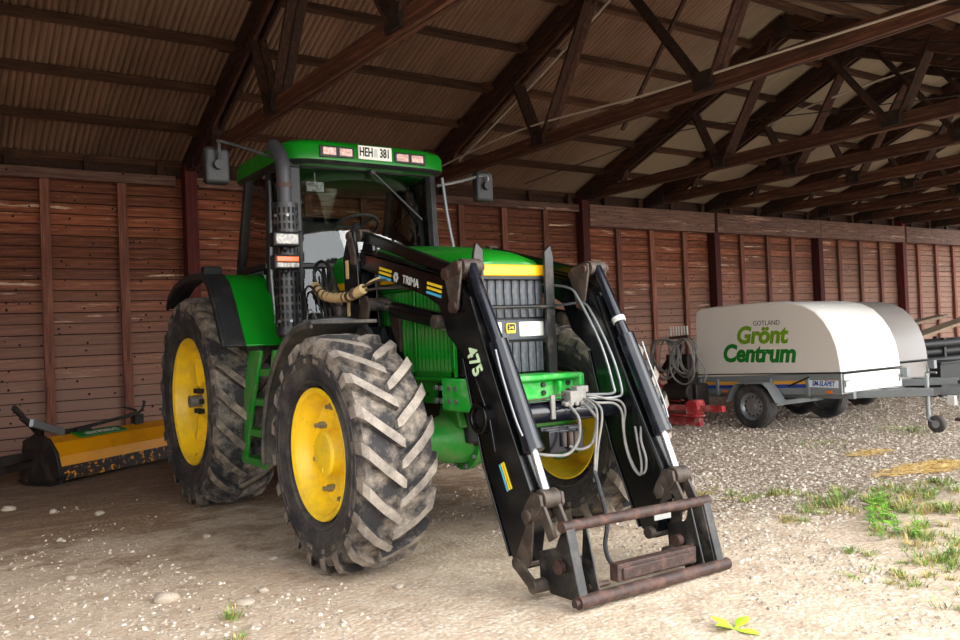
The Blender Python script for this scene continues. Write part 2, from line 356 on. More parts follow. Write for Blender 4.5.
def tag(o, label=None, cat=None, group=None, kind=None):
    for k, v in (('label', label), ('category', cat), ('group', group), ('kind', kind)):
        if v: o[k] = v
    return o
def empty(name, loc=(0, 0, 0), rz=0.):
    o = bpy.data.objects.new(name, None); COL.objects.link(o); o.location = loc; o.rotation_euler = (0, 0, rz); o.empty_display_size = .2; return o
def copy_tree(o, parent=None):
    c = o.copy(); COL.objects.link(c); c.parent = parent
    for ch in list(o.children): copy_tree(ch, c)
    return c
def text(name, body, size, X, Y, org, mat, parent=None, depth=.002, shear=0., bold=0., sx=1., align='CENTER', space=1.):
    cu = bpy.data.curves.new(name, 'FONT'); cu.body = body; cu.size = size; cu.extrude = depth; cu.shear = shear; cu.offset = bold
    cu.align_x = align; cu.align_y = 'CENTER'; cu.resolution_u = 3; cu.space_character = space
    t = bpy.data.objects.new(name, cu); COL.objects.link(t)
    dg = bpy.context.evaluated_depsgraph_get(); me = bpy.data.meshes.new_from_object(t.evaluated_get(dg)); bpy.data.objects.remove(t); bpy.data.curves.remove(cu)
    me.materials.clear(); me.materials.append(M[mat]); me.name = name
    X = Vector(X).normalized(); Y = Vector(Y).normalized(); Z = X.cross(Y).normalized()
    m = Matrix((X*sx, Y, Z)).transposed().to_4x4(); m.translation = Vector(org); me.transform(m)
    return mk(name, me, parent)

# ================================================================== SETTING
X0, BAY, YW = 3.44, 3.6845, 12.0
def PXs(k): return X0+BAY*k
SL = .395
YR = 7.4
def zs(y): return 4.02+SL*((12-y) if y >= YR else (12-YR)-(YR-y))
# ---- floor
def gh(x, y):
    h = .035*(noise.noise(Vector((x*.35, y*.35, 0)))) + .014*noise.noise(Vector((x*1.7, y*1.7, 3)))+.006*noise.noise(Vector((x*6, y*6, 9)))
    return h*.8
def floor():
    b = B(); xs = [-40, -25, -14, -8]+[-5+.1*i for i in range(200)]+[15+.4*i for i in range(35)]+[29+2*i for i in range(20)]
    ys = [-40, -25, -14, -8, -5, -3, -1.5]+[.0+.1*i for i in range(123)]+[12.3, 13, 16]
    vv = [[b.v((x, y, gh(x, y) if -5 < x < 15 and 0 < y < 12.3 else 0)) for x in xs] for y in ys]
    for j in range(len(ys)-1):
        for i in range(len(xs)-1): b.face((vv[j][i], vv[j][i+1], vv[j+1][i+1], vv[j+1][i]))
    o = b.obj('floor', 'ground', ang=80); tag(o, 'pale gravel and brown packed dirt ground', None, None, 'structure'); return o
FLOOR = floor()
# ---- back wall
def wall():
    b = B(); b.box((11.5, YW+.13, 1.88), (31.2, .06, 4.16)); wl = b.obj('wall_back', 'truss'); tag(wl, 'red-brown horizontal board wall at the back of the shed', kind='structure')
    rows = 26; pitch = 3.72/rows
    for k in range(-1, 7):
        xa, xb = PXs(k-1), PXs(k)
        if k == 6: xb = 27
        me = None
        for variant in range(2):
            bb = B(); L = xb-xa; z0 = 0
            bb.prism([(-.004, .0), (.028, .0), (.028, pitch-.014), (.010, pitch-.012), (.004, pitch-.026)], -L/2, L/2, 'x')
            me = bb.mesh('board', 'board'); 
            for r in range(variant, rows, 2):
                o = mk('board', me, wl, ((xa+xb)/2, YW+.052+random.uniform(-.008, .008), .01+r*pitch+random.uniform(-.003, .003)), (random.uniform(-.05, .02), 0, random.uniform(-.0012, .0012)))
    bb = B(); bb.box((0, 0, 0), (.115, .05, 3.66)); me = bb.mesh('batten', 'batten')
    for k in range(-1, 7):
        for j in (1, 2, 3):
            x = PXs(k-1)-(.05 if k < 1 else .14)+BAY*j/4
            if -3.8 < x < 26.8: mk('batten', me, wl, (x+random.uniform(-.02, .02), YW+.0, 1.84), (0, random.uniform(-.004, .004), 0))
    for k in range(-1, 7):
        ht = 3.32 if k in (3, 4) else 3.88
        bb = B(); bb.box((0, 0, 0), (.17, .2, ht)); mk('post', bb.mesh('post', 'post'), wl, (PXs(k)-(.09 if k < 1 else .19), YW-.06, ht/2), bevel=.008)
    for k in range(-1, 7):
        deep = k >= 3
        za, zb = (3.305, 3.72) if deep else (3.585, 3.72)
        bb = B(); bb.box((0, 0, 0), (BAY-.17 if not 3 < k < 6 else BAY-.01, .09 if not deep else .14, zb-za))
        mk('beam', bb.mesh('beam', 'beam'), wl, (PXs(k)-BAY/2-.19, YW-.03-(.08 if deep else 0), (za+zb)/2), bevel=.006)
        for j in range(4):     # short blocks between plate and roof edge
            bb = B(); bb.box((0, 0, 0), (.09, .07, .2)); mk('block', bb.mesh('block', 'truss'), wl, (PXs(k)-BAY+BAY*(j+.5)/4, YW-.0, 3.82))
    # closed gable end beyond the picture's left edge
    b = B(); b.prism([(12.1, 0), (12.1, 3.9), (YR, zs(YR)-.06), (2.6, 3.9), (2.6, 0)], -4.02, -3.96, 'x'); g = b.obj('wall_left', 'board'); tag(g, 'red-brown boarded gable end of the shed', kind='structure')
    return wl
WALL = wall()
# ---- roof
def roof():
    th = math.atan(SL); cs = math.cos(th)
    b = B(); b.beam((-3.95, YR, zs(YR)+.05), (27, YR, zs(YR)+.05), .35, .03)
    ce = b.obj('ceiling', 'sheet'); tag(ce, 'corrugated sheet roof on timber purlins', kind='structure')
    pit, nw, amp = .076, 10, .02
    def sheet(length):
        bb = B(); n = nw*8; rows = []
        for j in range(3):
            rows.append([bb.v((pit*nw*(i/n)*1.02, length*j/2, amp*(1-2*abs(math.sin(math.pi*i*nw/n))**.7))) for i in range(n+1)])
        for j in range(2):
            for i in range(n): bb.face((rows[j][i], rows[j][i+1], rows[j+1][i+1], rows[j+1][i]))
        return bb.mesh('roof_sheet', 'sheet', 60)
    Ls = 2.65/cs; me = sheet(Ls); ncol = int(30.9/(pit*nw))+1
    for c in range(ncol):
        for r in range(2):
            y = 12.45-2.5*r; mk('roof_sheet', me, ce).matrix_local = Matrix.Translation((-3.95+(c+1)*pit*nw, y, zs(y)+.02*r+.004*(c % 2))) @ Matrix.Rotation(math.pi, 4, 'Z') @ Matrix.Rotation(th, 4, 'X')
            y = 2.3+2.5*r; mk('roof_sheet', me, ce).matrix_local = Matrix.Translation((-3.95+c*pit*nw, y, zs(y)+.02*r+.004*(c % 2))) @ Matrix.Rotation(th, 4, 'X')
    for k in range(-1, 7):
        xa = PXs(k-1); L = BAY+.45
        bb = B(); bb.box((0, 0, 0), (L, .075, .1)); me = bb.mesh('purlin', 'purlin')
        for i, d in enumerate((-.12, .70, 1.5, 2.3, 3.12, 4.0)):
            for sgn in (1, -1):
                y = 12-d if sgn > 0 else 2*YR-12+d
                o = mk('purlin', me, ce, (xa+BAY/2+random.uniform(-.08, .08), y+(.04 if k % 2 else -.04), zs(y)-.072), (sgn*-th, 0, 0), bevel=.006)
    return ce
CEIL = roof()
# ---- trusses
def truss(x, label, group=None, knee=False):
    t = empty('roof_truss', (x, 12.0, 0)); tag(t, label, 'roof truss', group)
    def P(y, z, dx=0): return (dx, y-12.0, z)
    zu = lambda y: zs(y)-.03          # top of rafter
    for y0, y1 in ((12.15, YR), (2.55, YR)):
        for dx in (-.075, .0, .075):
            b = B(); b.beam(P(y0, zu(y0)-.11, dx), P(y1, zu(y1)-.11, dx), .048, .2); b.obj('rafter', 'truss', t, bevel=.005)
        for dx in (-.05, .05):
            b = B(); b.beam(P(y0-(.5 if y0 > YR else -.5), zu(y0)-.11+.0, dx), P(y1, zu(y1)-.29, dx), .045, .1); b.obj('lower_rafter', 'truss', t, bevel=.005)
    for dx in (-.03, .035):
        b = B(); b.beam(P(12.1, 3.88, dx), P(2.65, 3.9, dx), .05, .18); b.obj('bottom_chord', 'chord', t, bevel=.005)
    webs = [((8.75, 3.9), (9.25, zu(9.25)-.12)), ((8.6, 3.9), (7.5, zu(7.5)-.14)), ((5.95, 3.9), (7.2, zu(7.2)-.14)), ((5.8, 3.9), (5.3, zu(5.3)-.12)), ((10.9, 3.9), (10.6, zu(10.6)-.12))]
    for i, (p, q) in enumerate(webs):
        for dx in (((-.045, .045)) if i < 4 else (0.,)):
            b = B(); b.beam(P(*p, dx), P(*q, dx), .04, .12, up=(1, 0, 0)); b.obj('web', 'web', t, bevel=.004)
    for y, z, s in ((8.68, 3.93, .2), (5.88, 3.93, .2), (YR, zu(YR)-.2, .26), (11.7, 3.9, .22)):
        b = B(); b.box(P(y, z), (.2, s*1.3, s)); b.obj('gusset', 'gusset', t, bevel=.006)
    return t
far = 'dark timber roof truss above the trailers, one of the close-set row'
truss(PXs(-1)-.05, 'dark timber roof truss by the gable end beyond the yellow mower', 'roof trusses')
truss(PXs(0)-.05, 'dark timber roof truss landing on the post behind the right cab mirror', 'roof trusses')
truss(PXs(1)-.05, 'dark timber roof truss landing behind the tractor cab roof', 'roof trusses')
truss(PXs(2)-.15, 'dark timber roof truss on the post where the deep header beam begins', 'roof trusses')
for k in range(1, 8): truss(PXs(2)-.15+BAY/2*k, 'dark timber roof truss resting on the deep header beam '+('midway between two posts' if k % 2 else 'above a dark red post'), 'roof trusses over the trailers')
# open front: long header on posts beyond the picture
b = B(); b.box((11.4, 2.62, 3.66), (30.6, .2, .3)); fr = b.obj('trim_1', 'beam', bevel=.01); tag(fr, 'brown header beam along the open front of the shed', kind='structure')
for k in (-1, 1, 3, 5):
    bb = B(); bb.box((0, 0, 0), (.2, .2, 3.52)); mk('post', bb.mesh('post', 'post'), fr, (PXs(k)-.19, 2.62, 1.755), bevel=.008)
# wires and straps under the roof
def cable(name, p, r, mat, label):
    b = B(); b.tube(p, r, 6, 6); tag(b.obj(name, mat), label, 'cable')
cable('wind_strap', [(7.52, 7.76, 5.54), (7.50, 9.69, 4.78), (7.42, 11.33, 4.13)], .016, 'wire', 'pale steel strap running down to the roof edge behind the cab')
cable('power_cable', [(7.0, 11.2, 4.0), (7.0, 9.05, 4.12), (7.0, 6.8, 4.0), (7.0, 4.94, 3.95), (7.0, 3.0, 3.9)], .013, 'wire', 'grey cable clipped along the bottom chord over the loader')
cable('sagging_wire', [(9.0, 11.6, 3.95), (9.6, 10.8, 4.2), (10.4, 9.25, 4.5), (11.2, 7.28, 4.42), (12.0, 5.62, 4.35), (12.6, 4.4, 4.3)], .009, 'hose', 'thin dark wire sagging across between the roof trusses')
cable('brace_wire', [(12.5, 11.8, 3.99), (12.5, 9.3, 4.75), (12.5, 7.41, 5.0), (12.5, 6.0, 5.05)], .016, 'wire', 'pale brace wire rising steeply through the truss webs')
b = B(); b.beam((7.6, 6.4, 5.4), (7.6, 7.72, 3.88), .05, .03); tag(b.obj('brace_rod', 'web'), 'slim diagonal brace stick hanging below the purlins', 'brace')

# ================================================================== TRACTOR (forward u, right v, up z)
TR = empty('tractor', (3.173, 7.441, 0), -math.pi/2)
tag(TR, 'green tractor with yellow wheels and a black front loader', 'tractor')
WB, ZF, ZR = 2.787, .70, .885
def tyre(b, R0, hw, rim, nl, k, lw, depth):
    """casing and chevron lugs; axis along y, y>0 outward is handled by the caller's flip"""
    cas = R0-depth
    prof = [(-hw*.62, rim-.005), (-hw*.80, rim+.035), (-hw*1.0, rim+(cas-rim)*.5), (-hw*1.0, cas-.07), (-hw*.9, cas-.018), (-hw*.5, cas-.004), (0, cas),
            (hw*.5, cas-.004), (hw*.9, cas-.018), (hw*1.0, cas-.07), (hw*1.0, rim+(cas-rim)*.5), (hw*.86, rim+.05), (hw*.84, rim+.045), (hw*.62, rim-.005)]
    n = 72; rows = []
    for a, r in prof: rows.append([b.v((r*math.cos(2*math.pi*i/n), a, r*math.sin(2*math.pi*i/n))) for i in range(n)])
    for q in range(len(rows)-1):
        tread = 3 <= q <= 8
        for i in range(n): b.face((rows[q][i], rows[q][(i+1) % n], rows[q+1][(i+1) % n], rows[q+1][i]), 1 if tread else 0)
    for rr in (rim+.06, rim+(cas-rim)*.55, cas-.085):      # raised sidewall rings
        for sg in (-1, 1):
            a_ = hw*(.93 if rr == rim+.06 else 1.0); b.lathe([(a_-.01, rr-.012), (a_+.006, rr-.005), (a_+.006, rr+.005), (a_-.01, rr+.012)], (0, 0, 0), (0, sg, 0), 64, 0)
    for sd in (-1, 1):
        for i in range(nl):
            a0 = 2*math.pi*(i+(.5 if sd > 0 else 0))/nl; st = []
            for f, ro, wm in ((-.06, R0-.006, .75), (.06, R0, 1.), (.5, R0-.003, 1.05), (.88, R0-.014, 1.2), (1.0, R0-.045, 1.25), (1.02, R0-.11, 1.1)):
                ang = a0+k*f*(.75+.25*f); base = cas-.03 if f < .95 else cas-.12
                w_ = lw*wm; al = sd*hw*f; row = []
                for dw, rr in ((-w_*.62, base), (-w_*.44, ro), (w_*.44, ro), (w_*.62, base)):
                    t_ = ang+dw/R0; row.append((rr*math.cos(t_), al if rr > base else al*(.99 if f > .95 else 1), rr*math.sin(t_)))
                st.append([b.v(p) for p in row])
            for q in range(len(st)-1):
                for j in range(4): b.face((st[q][j], st[q][(j+1) % 4], st[q+1][(j+1) % 4], st[q+1][j]), 2 if j == 1 else 1)
            b.face(st[0][::-1], 2); b.face(st[-1], 1)
def wheel(kind, side):
    """side +1 = tractor's right. mesh axis along local y; outward = v positive for right wheels"""
    s = side
    if kind == 'front': u, v, z, R0, hw, rim, nl, k, lw, dp = WB, .985, ZF, .705, .228, .374, 20, .30, .07, .045
    else: u, v, z, R0, hw, rim, nl, k, lw, dp = 0, .91, ZR, .905, .27, .53, 22, .30, .08, .05
    fo = hw*.88
    if kind == 'front' and s < 0: v = .865
    rb = B(True)
    prof = [(-fo, rim+.012), (-fo, rim-.0), (-fo+.03, rim-.025), (-fo+.08, rim-.045), (0, rim-.07), (fo-.12, rim-.05), (fo-.075, rim-.045), (fo-.045, rim-.022), (fo-.012, rim-.014), (fo, rim+.002), (fo+.003, rim+.014), (fo-.008, rim+.02)]
    rb.lathe([(a, r) for a, r in prof], (0, 0, 0), (0, s, 0), 64)
    # dished disc
    if kind == 'front': disc = [(fo-.13, rim-.045), (fo-.15, rim-.075), (fo-.17, .25), (fo-.16, .2), (fo-.155, .10), (fo-.155, .0)]; back = -.03
    else: disc = [(fo-.12, rim-.045), (fo-.14, rim-.075), (fo-.2, .30), (fo-.24, .24), (fo-.24, .0)]; back = -.03
    rb.lathe(disc, (0, 0, 0), (0, s, 0), 48); rb.lathe([(a-.018, r) for a, r in disc], (0, 0, 0), (0, s, 0), 48)
    w_ = rb.obj('wheel', 'yellow_rim', TR, (u, -s*v, z))
    tb = B(True); tyre(tb, R0, hw, rim, nl, k, lw, dp); tb.obj('tyre', ['rubber', 'rubber_tread', 'lug' if kind == 'front' else 'lug_dark'], w_)
    hb = B(True)
    if kind == 'front':
        hb.lathe([(fo-.16, .14), (fo-.05, .135), (fo-.035, .12), (fo-.03, .0)], (0, 0, 0), (0, s, 0), 32); hb.box((.0, s*(fo-.03), -.1), (.02, .012, .02)); hb.obj('hub', 'yellow_rim', w_)
        for i in range(8):
            a = 2*math.pi*(i+.3)/8; p = Vector((.275*math.cos(a), 0, .275*math.sin(a)))
            bb = B(True); bb.cyl(p+Vector((0, s*(fo-.17), 0)), p+Vector((0, s*(fo-.125), 0)), .024, n=6); bb.cyl(p+Vector((0, s*(fo-.13), 0)), p+Vector((0, s*(fo-.095), 0)), .014, n=8); bb.obj('wheel_bolt', 'steel', w_)
    else:
        hb.lathe([(fo-.25, .17), (fo-.13, .16), (fo-.11, .13), (fo-.1, .0)], (0, 0, 0), (0, s, 0), 28); hb.cyl((0, s*(fo-.11), 0), (0, s*(fo-.0), 0), .052, n=18, mi=1)
        for i in range(3):
            a = R(90+120*i+30); q = Vector((math.cos(a), 0, math.sin(a))); hb.beam(q*.13+Vector((0, s*(fo-.15), 0)), q*.40+Vector((0, s*(fo-.16), 0)), .12, .05)
        hb.obj('hub', ['yellow_rim', 'steel'], w_)
        for i in range(6):
            a = 2*math.pi*i/6; p = Vector((.1*math.cos(a), 0, .1*math.sin(a)))
            bb = B(True); bb.cyl(p+Vector((0, s*(fo-.11), 0)), p+Vector((0, s*(fo-.055), 0)), .024, n=6); bb.obj('wheel_bolt', 'dark_metal', w_)
for kd in ('front', 'rear'):
    for sd in (1, -1): wheel(kd, sd)

# ---- chassis, axles
def part(name, mats, fn, parent=None, bevel=0., label=None, ang=35):
    b = B(True); fn(b); o = b.obj(name, mats, parent or TR, bevel=bevel, ang=ang)
    if label: o['label'] = label
    return o
def both(name, mats, fn, parent=None, bevel=0., ang=35):
    return [part(name, mats, (lambda b, s=s: fn(b, s)), parent, bevel, ang=ang) for s in (1, -1)]
part('gearbox', 'dark_metal', lambda b: (b.prism([(-.35, .6), (-.4, 1.1), (.3, 1.3), (2.1, 1.25), (2.1, .62), (.4, .5)], -.3, .3)), bevel=.03)
part('engine_block', 'dark_metal', lambda b: (b.box((2.45, 0, 1.05), (1.1, .5, .75)), b.box((2.5, 0, .75), (1.0, .38, .2))), bevel=.02)
part('rear_axle', 'green_dirty', lambda b: (b.lathe([(-.72, .12), (-.5, .15), (-.3, .24), (.3, .24), (.5, .15), (.72, .12)], (0, 0, ZR), (0, 1, 0), 24)))
part('fuel_tank', 'black_plastic', lambda b: b.prism([(.85, .62), (.85, 1.28), (1.95, 1.28), (1.95, .8), (1.75, .58)], .32, .72), bevel=.05)
part('tool_box', 'black_plastic', lambda b: b.prism([(.85, .62), (.85, 1.28), (1.95, 1.28), (1.95, .8), (1.75, .58)], -.72, -.32), bevel=.05)
part('drawbar', 'dark_metal', lambda b: (b.box((-.45, 0, .5), (.9, .1, .06)), b.box((-.5, 0, .95), (.25, .5, .5))), bevel=.01)
def faxle(b):
    b.lathe([(-.62, .105), (-.45, .11), (-.3, .16), (-.16, .175), (-.12, .19), (.12, .19), (.16, .175), (.3, .16), (.45, .11), (.62, .105)], (WB, 0, ZF), (0, 1, 0), 32)
ax = part('front_axle', 'green_dirty', faxle)
for s in (1, -1):
    part('axle_flange', 'green_dirty', lambda b: (b.cyl((WB, s*.13, ZF), (WB, s*.175, ZF), .215, n=32)), ax)
    for i in range(10):
        a = 2*math.pi*i/10; part('bolt', 'steel', lambda b: b.cyl((WB+.195*math.cos(a), s*.17, ZF+.195*math.sin(a)), (WB+.195*math.cos(a), s*.195, ZF+.195*math.sin(a)), .014, n=6), ax)
    part('steering_knuckle', 'green_dirty', lambda b: (b.prism([(WB-.12, ZF-.2), (WB+.12, ZF-.2), (WB+.1, ZF+.2), (WB-.1, ZF+.2)], s*.6, s*.74), b.cyl((WB, s*.66, ZF-.24), (WB, s*.66, ZF+.24), .06)), ax, bevel=.02)
    part('axle_bracket', 'green_dirty', lambda b: b.prism([(WB-.09, ZF+.08), (WB+.2, ZF+.08), (WB+.12, ZF+.26), (WB-.03, ZF+.26)], s*.2, s*.3), ax, bevel=.015)
    part('steering_cylinder', 'hose', lambda b: (b.cyl((WB-.22, s*.15, ZF-.02), (WB-.22, s*.48, ZF-.02), .035), b.cyl((WB-.22, s*.48, ZF-.02), (WB-.12, s*.66, ZF-.02), .018)), ax)
# side rails with bolts
for s in (1, -1):
    rl = part('side_rail', 'green', lambda b: (b.prism([(2.1, .93), (2.1, 1.085), (3.2, 1.085), (3.2, .93)], s*.30, s*.355), b.box((2.6, s*.33, 1.09), (1.3, .12, .02))), bevel=.006)
    part('mounting_block', 'black', lambda b: b.box((3.0, s*.375, 1.0), (.22, .05, .14)), rl, bevel=.005)
    for du in (-.12, -.05, .05, .12):
        for dz in (-.04, .04): part('bolt', 'steel', lambda b: b.cyl((3.0+du, s*.39, 1.0+dz), (3.0+du, s*.42, 1.0+dz), .017, n=6), rl)
    for i in range(5): part('rail_hole', 'ink', lambda b: b.cyl((2.42+.07*i, s*.354, .99), (2.42+.07*i, s*.358, .99), .013, n=10), rl)
# front weight bracket
def wbrk(b):
    b.prism([(2.95, .9), (2.95, 1.1), (3.36, 1.1), (3.36, 1.065), (3.3, 1.06), (3.3, .955), (3.36, .95), (3.36, .92), (3.2, .9)], -.41, .41)
    for v in (-.39, .39): b.box((3.32, v, 1.01), (.1, .04, .17))
    b.box((3.33, -.22, 1.0), (.06, .03, .11)); b.box((3.33, .1, 1.0), (.06, .03, .11))
wk = part('weight_bracket', 'green_light', wbrk, bevel=.012)
for v in (-.32, -.12, .25):
    for z in (.985, 1.035): part('bolt', 'dark_metal', lambda b: b.cyl((3.29, v, z), (3.315, v, z), .016, n=8), wk)
# ---- hood: cross-sections along u
def hood():
    def sec(u, zt, hwid, zb, crown):
        L = []
        for i in range(13):
            t = i/12; v = -hwid+2*hwid*t; e = abs(2*t-1)
            L.append((u, v, zt+crown*(1-e**2.4) - (.055*max(0, (e-.8)/.2)**2)))
        return [(u, -hwid, zb)]+L+[(u, hwid, zb)]
    b = B(True)
    S = [(1.35, 1.97, .40, 1.74, .10), (1.9, 1.955, .39, 1.74, .095), (2.35, 1.915, .36, 1.74, .09), (2.8, 1.865, .33, 1.74, .08), (3.0, 1.835, .31, 1.74, .07), (3.1, 1.815, .298, 1.74, .05), (3.145, 1.80, .288, 1.735, .02)]
    b.loops([sec(*q) for q in S]); return b.obj('hood', 'green', TR, ang=50)
HD = hood()
for s in (1, -1):
    part('hood_stripe', 'yellow', lambda b: b.loops([[(u, s*(hw-.03), 1.74), (u, s*(hw+.004), 1.74), (u, s*(hw+.004), 1.795-(u-1.4)*.0), (u, s*(hw-.03), 1.80)] for u, hw in ((1.4, .40), (1.9, .39), (2.35, .36), (2.8, .33), (3.0, .31), (3.13, .29))]), HD)
part('hood_stripe', 'yellow', lambda b: b.box((3.14, 0, 1.762), (.05, .58, .075)), HD, bevel=.01)
part('hood_ledge', 'black_plastic', lambda b: b.box((3.13, 0, 1.715), (.09, .61, .02)), HD)
# side panels with louvre slats
for s in (1, -1):
    sp = part('side_panel', 'green', lambda b: b.prism([(2.0, 1.09), (2.0, 1.73), (3.0, 1.73), (3.0, 1.09)], s*.22, s*.275), bevel=.008)
    part('panel_frame', 'green', lambda b: [b.box((u, s*.325, 1.40), (.045, .03, .62)) for u in (2.02, 2.51, 2.98)]+[b.box((2.5, s*.325, z), (1.0, .03, .045)) for z in (1.115, 1.7)], sp, bevel=.006)
    bb = B(True); bb.prism([(-.014, -.022), (.01, -.03), (.016, .012), (-.006, .02)], -.27, .27, 'z'); 
    me = bb.mesh('louvre_slat', 'green_dirty')
    for i in range(9):
        for u0 in (2.56, 2.08):
            mk('louvre_slat', me, sp, (u0+.047*i, -s*.312, 1.405))
    part('exhaust_heat_shield', 'rust', lambda b: b.box((2.28, s*.345, 1.35), (.12, .02, .4)), sp) if s > 0 else None
# ---- grille
gr = part('grille', 'black_plastic', lambda b: b.prism([(2.95, 1.10), (2.95, 1.71), (3.10, 1.71), (3.12, 1.4), (3.09, 1.10)], -.285, .285), bevel=.01)
def slat_me(h):
    bb = B(True); bb.prism([(-.03, -.027), (.02, -.027), (.028, -.012), (.028, .012), (.02, .027), (-.03, .027)], -h/2, h/2, 'z'); return bb.mesh('grille_slat', 'grille')
for z0, z1 in ((1.545, 1.70), (1.465, 1.525), (1.115, 1.305)):
    me = slat_me(z1-z0)
    for i in range(9): mk('grille_slat', me, gr, (3.11+(.005 if z0 > 1.4 else -.01), -(.252-.063*i), (z0+z1)/2))
part('light_panel', 'grille', lambda b: b.box((3.115, 0, 1.385), (.06, .57, .135)), gr, bevel=.008)
for s in (1, -1):
    part('headlight', 'plate', lambda b: b.prism([(s*.07, 1.34), (s*.265, 1.34), (s*.265, 1.435), (s*.07, 1.435)], 3.13, 3.155, 'x'), gr, bevel=.006)
em = part('emblem', ['decal_y', 'ink'], lambda b: (b.prism([(-0.0312, 1.3644), (0.0312, 1.3644), (0.0360, 1.3737), (0.0360, 1.4202), (0.0312, 1.4276), (-0.0312, 1.4276), (-0.0360, 1.4202), (-0.0360, 1.3737)], 3.14, 3.156, 'x'),
    b.prism([(-0.0264, 1.3774), (0.0264, 1.3774), (0.0288, 1.3830), (0.0288, 1.4158), (0.0252, 1.4220), (-0.0252, 1.4220), (-0.0288, 1.4158), (-0.0288, 1.3830)], 3.155, 3.159, 'x', mi=1),
    b.prism([(-x*.72, 1.401+z*.72) for x, z in ((-.024, .022), (-.019, .006), (-.006, .004), (.012, .008), (.024, .014), (.018, .002), (.027, -.016), (.020, -.015), (.008, -.006), (-.006, -.006), (-.024, -.016), (-.027, -.012), (-.014, -.002), (-.023, .008), (-.029, .022))], 3.158, 3.161, 'x'),
    b.prism([(-.027, 1.379), (.027, 1.379), (.027, 1.3835), (-.027, 1.3835)], 3.158, 3.161, 'x')), gr)
# hood guard uprights and rail
for s in (1, -1): part('guard_bar', 'worn_black', lambda b: b.prism([(s*.24, 1.06), (s*.31, 1.06), (s*.31, 1.85), (s*.29, 1.925), (s*.24, 1.88)], 3.2, 3.225, 'x'), bevel=.004)
part('guard_rail', 'worn_black', lambda b: b.cyl((3.235, -.3, 1.525), (3.235, .3, 1.525), .011, n=8))
# ---- cab
CF = 'black_plastic'
ZB, ZT = 1.30, 2.78
cab = part('cab_frame', CF, lambda b: [
    [b.beam((1.27, s*.63, 1.36), (1.235, s*.615, ZT), .07, .06) for s in (1, -1)],
    [b.beam((.93, s*.74, 1.33), (.92, s*.70, ZT), .05, .06) for s in (1, -1)],
    [b.beam((.13, s*.70, 1.95), (.40, s*.69, ZT), .07, .07) for s in (1, -1)],
    [b.beam((.93, s*.74, 1.33), (1.27, s*.63, 1.36), .06, .08) for s in (1, -1)],
    [b.beam((.05, s*.68, 2.0), (.93, s*.74, 1.98), .06, .05) for s in (1, -1)],
    [b.beam((.93, s*.70, ZT-.01), (1.24, s*.615, ZT-.01), .06, .08) for s in (1, -1)],
    b.beam((1.24, -.62, ZT-.01), (1.24, .62, ZT-.01), .06, .07), b.beam((.15, -.7, 1.98), (.15, .7, 1.98), .08, .1),
    b.beam((1.38, .2, 1.955), (1.27, .63, 1.955), .03, .04)], bevel=.008)
part('cab_floor', 'interior', lambda b: (b.prism([(.1, 1.25), (.1, 1.95), (.3, 1.95), (.45, 1.35), (1.25, 1.33), (1.25, 1.22)], -.68, .68), b.box((1.22, -.05, 1.6), (.08, .86, .75)), b.box((1.05, -.1, 1.95), (.3, .45, .12))), bevel=.02)
def windshield(b):
    cols = 17; zz = [1.40, 1.6, 1.8, 1.95, 2.1, 2.25, 2.4, 2.55, 2.74]
    V = []
    for z in zz:
        row = []
        for i in range(cols):
            v = -.61+1.22*i/(cols-1); row.append(b.v((1.37-.42*v*v-.2*max(0, z-1.95)**2, v, z)))
        V.append(row)
    for j in range(len(zz)-1):
        for i in range(cols-1): b.face((V[j][i], V[j][i+1], V[j+1][i+1], V[j+1][i]))
part('windshield', 'glass', windshield, cab, ang=80)
for s in (1, -1):
    part('door_glass', 'glass', lambda b: b.hexa([(.95, s*.735, 1.38), (1.26, s*.64, 1.38), (1.235, s*.63, ZT-.03), (.94, s*.70, ZT-.03), (.95, s*.73, 1.38), (1.255, s*.635, 1.38), (1.23, s*.625, ZT-.03), (.94, s*.695, ZT-.03)]), cab)
    part('side_window', 'glass', lambda b: b.hexa([(.16, s*.70, 2.02), (.90, s*.74, 2.02), (.90, s*.71, ZT-.03), (.41, s*.69, ZT-.03), (.16, s*.694, 2.02), (.90, s*.734, 2.02), (.90, s*.704, ZT-.03), (.41, s*.684, ZT-.03)]), cab)
    part('door_rail', 'steel', lambda b: b.tube([(1.12, s*.76, 1.45), (1.06, s*.77, 1.9), (1.02, s*.74, 2.4), (.93, s*.715, 2.68), (.78, s*.70, 2.72)], .013, 8), cab)
part('rear_window', 'glass', lambda b: b.hexa([(.14, -.66, 2.02), (.14, .66, 2.02), (.40, .64, ZT-.03), (.40, -.64, ZT-.03), (.135, -.66, 2.02), (.135, .66, 2.02), (.395, .64, ZT-.03), (.395, -.64, ZT-.03)]), cab)
def roofplan(z, sc, du=0.):
    L = []; 
    for i in range(40):
        a = 2*math.pi*i/40; c, s_ = math.cos(a), math.sin(a); e = .32
        u = math.copysign(abs(c)**e, c); v = math.copysign(abs(s_)**e, s_)
        L.append((.72+du+u*.68*sc, v*.755*sc, z))
    return L
rf = part('cab_roof', ['green', 'black_plastic'], lambda b: b.loops([roofplan(2.745, .93), roofplan(2.765, .985), roofplan(2.775, 1.0), roofplan(2.88, 1.0), roofplan(2.915, .975), roofplan(2.945, .88), roofplan(2.955, .6)], mis=[1, 1, 0, 0, 0, 0, 0]), ang=45)
for s in (1, -1):
    lp = part('lamp_panel', 'black_plastic', lambda b: b.prism([(s*.18, 2.80), (s*.475, 2.79), (s*.475, 2.885), (s*.18, 2.885)], 1.385, 1.407, 'x'), rf, bevel=.006)
    for v in (.255, .395): part('work_lamp', 'lamp_pink', lambda b: b.prism([(s*(v-.055), 2.812), (s*(v+.055), 2.812), (s*(v+.055), 2.872), (s*(v-.055), 2.872)], 1.404, 1.414, 'x'), rf, bevel=.006)
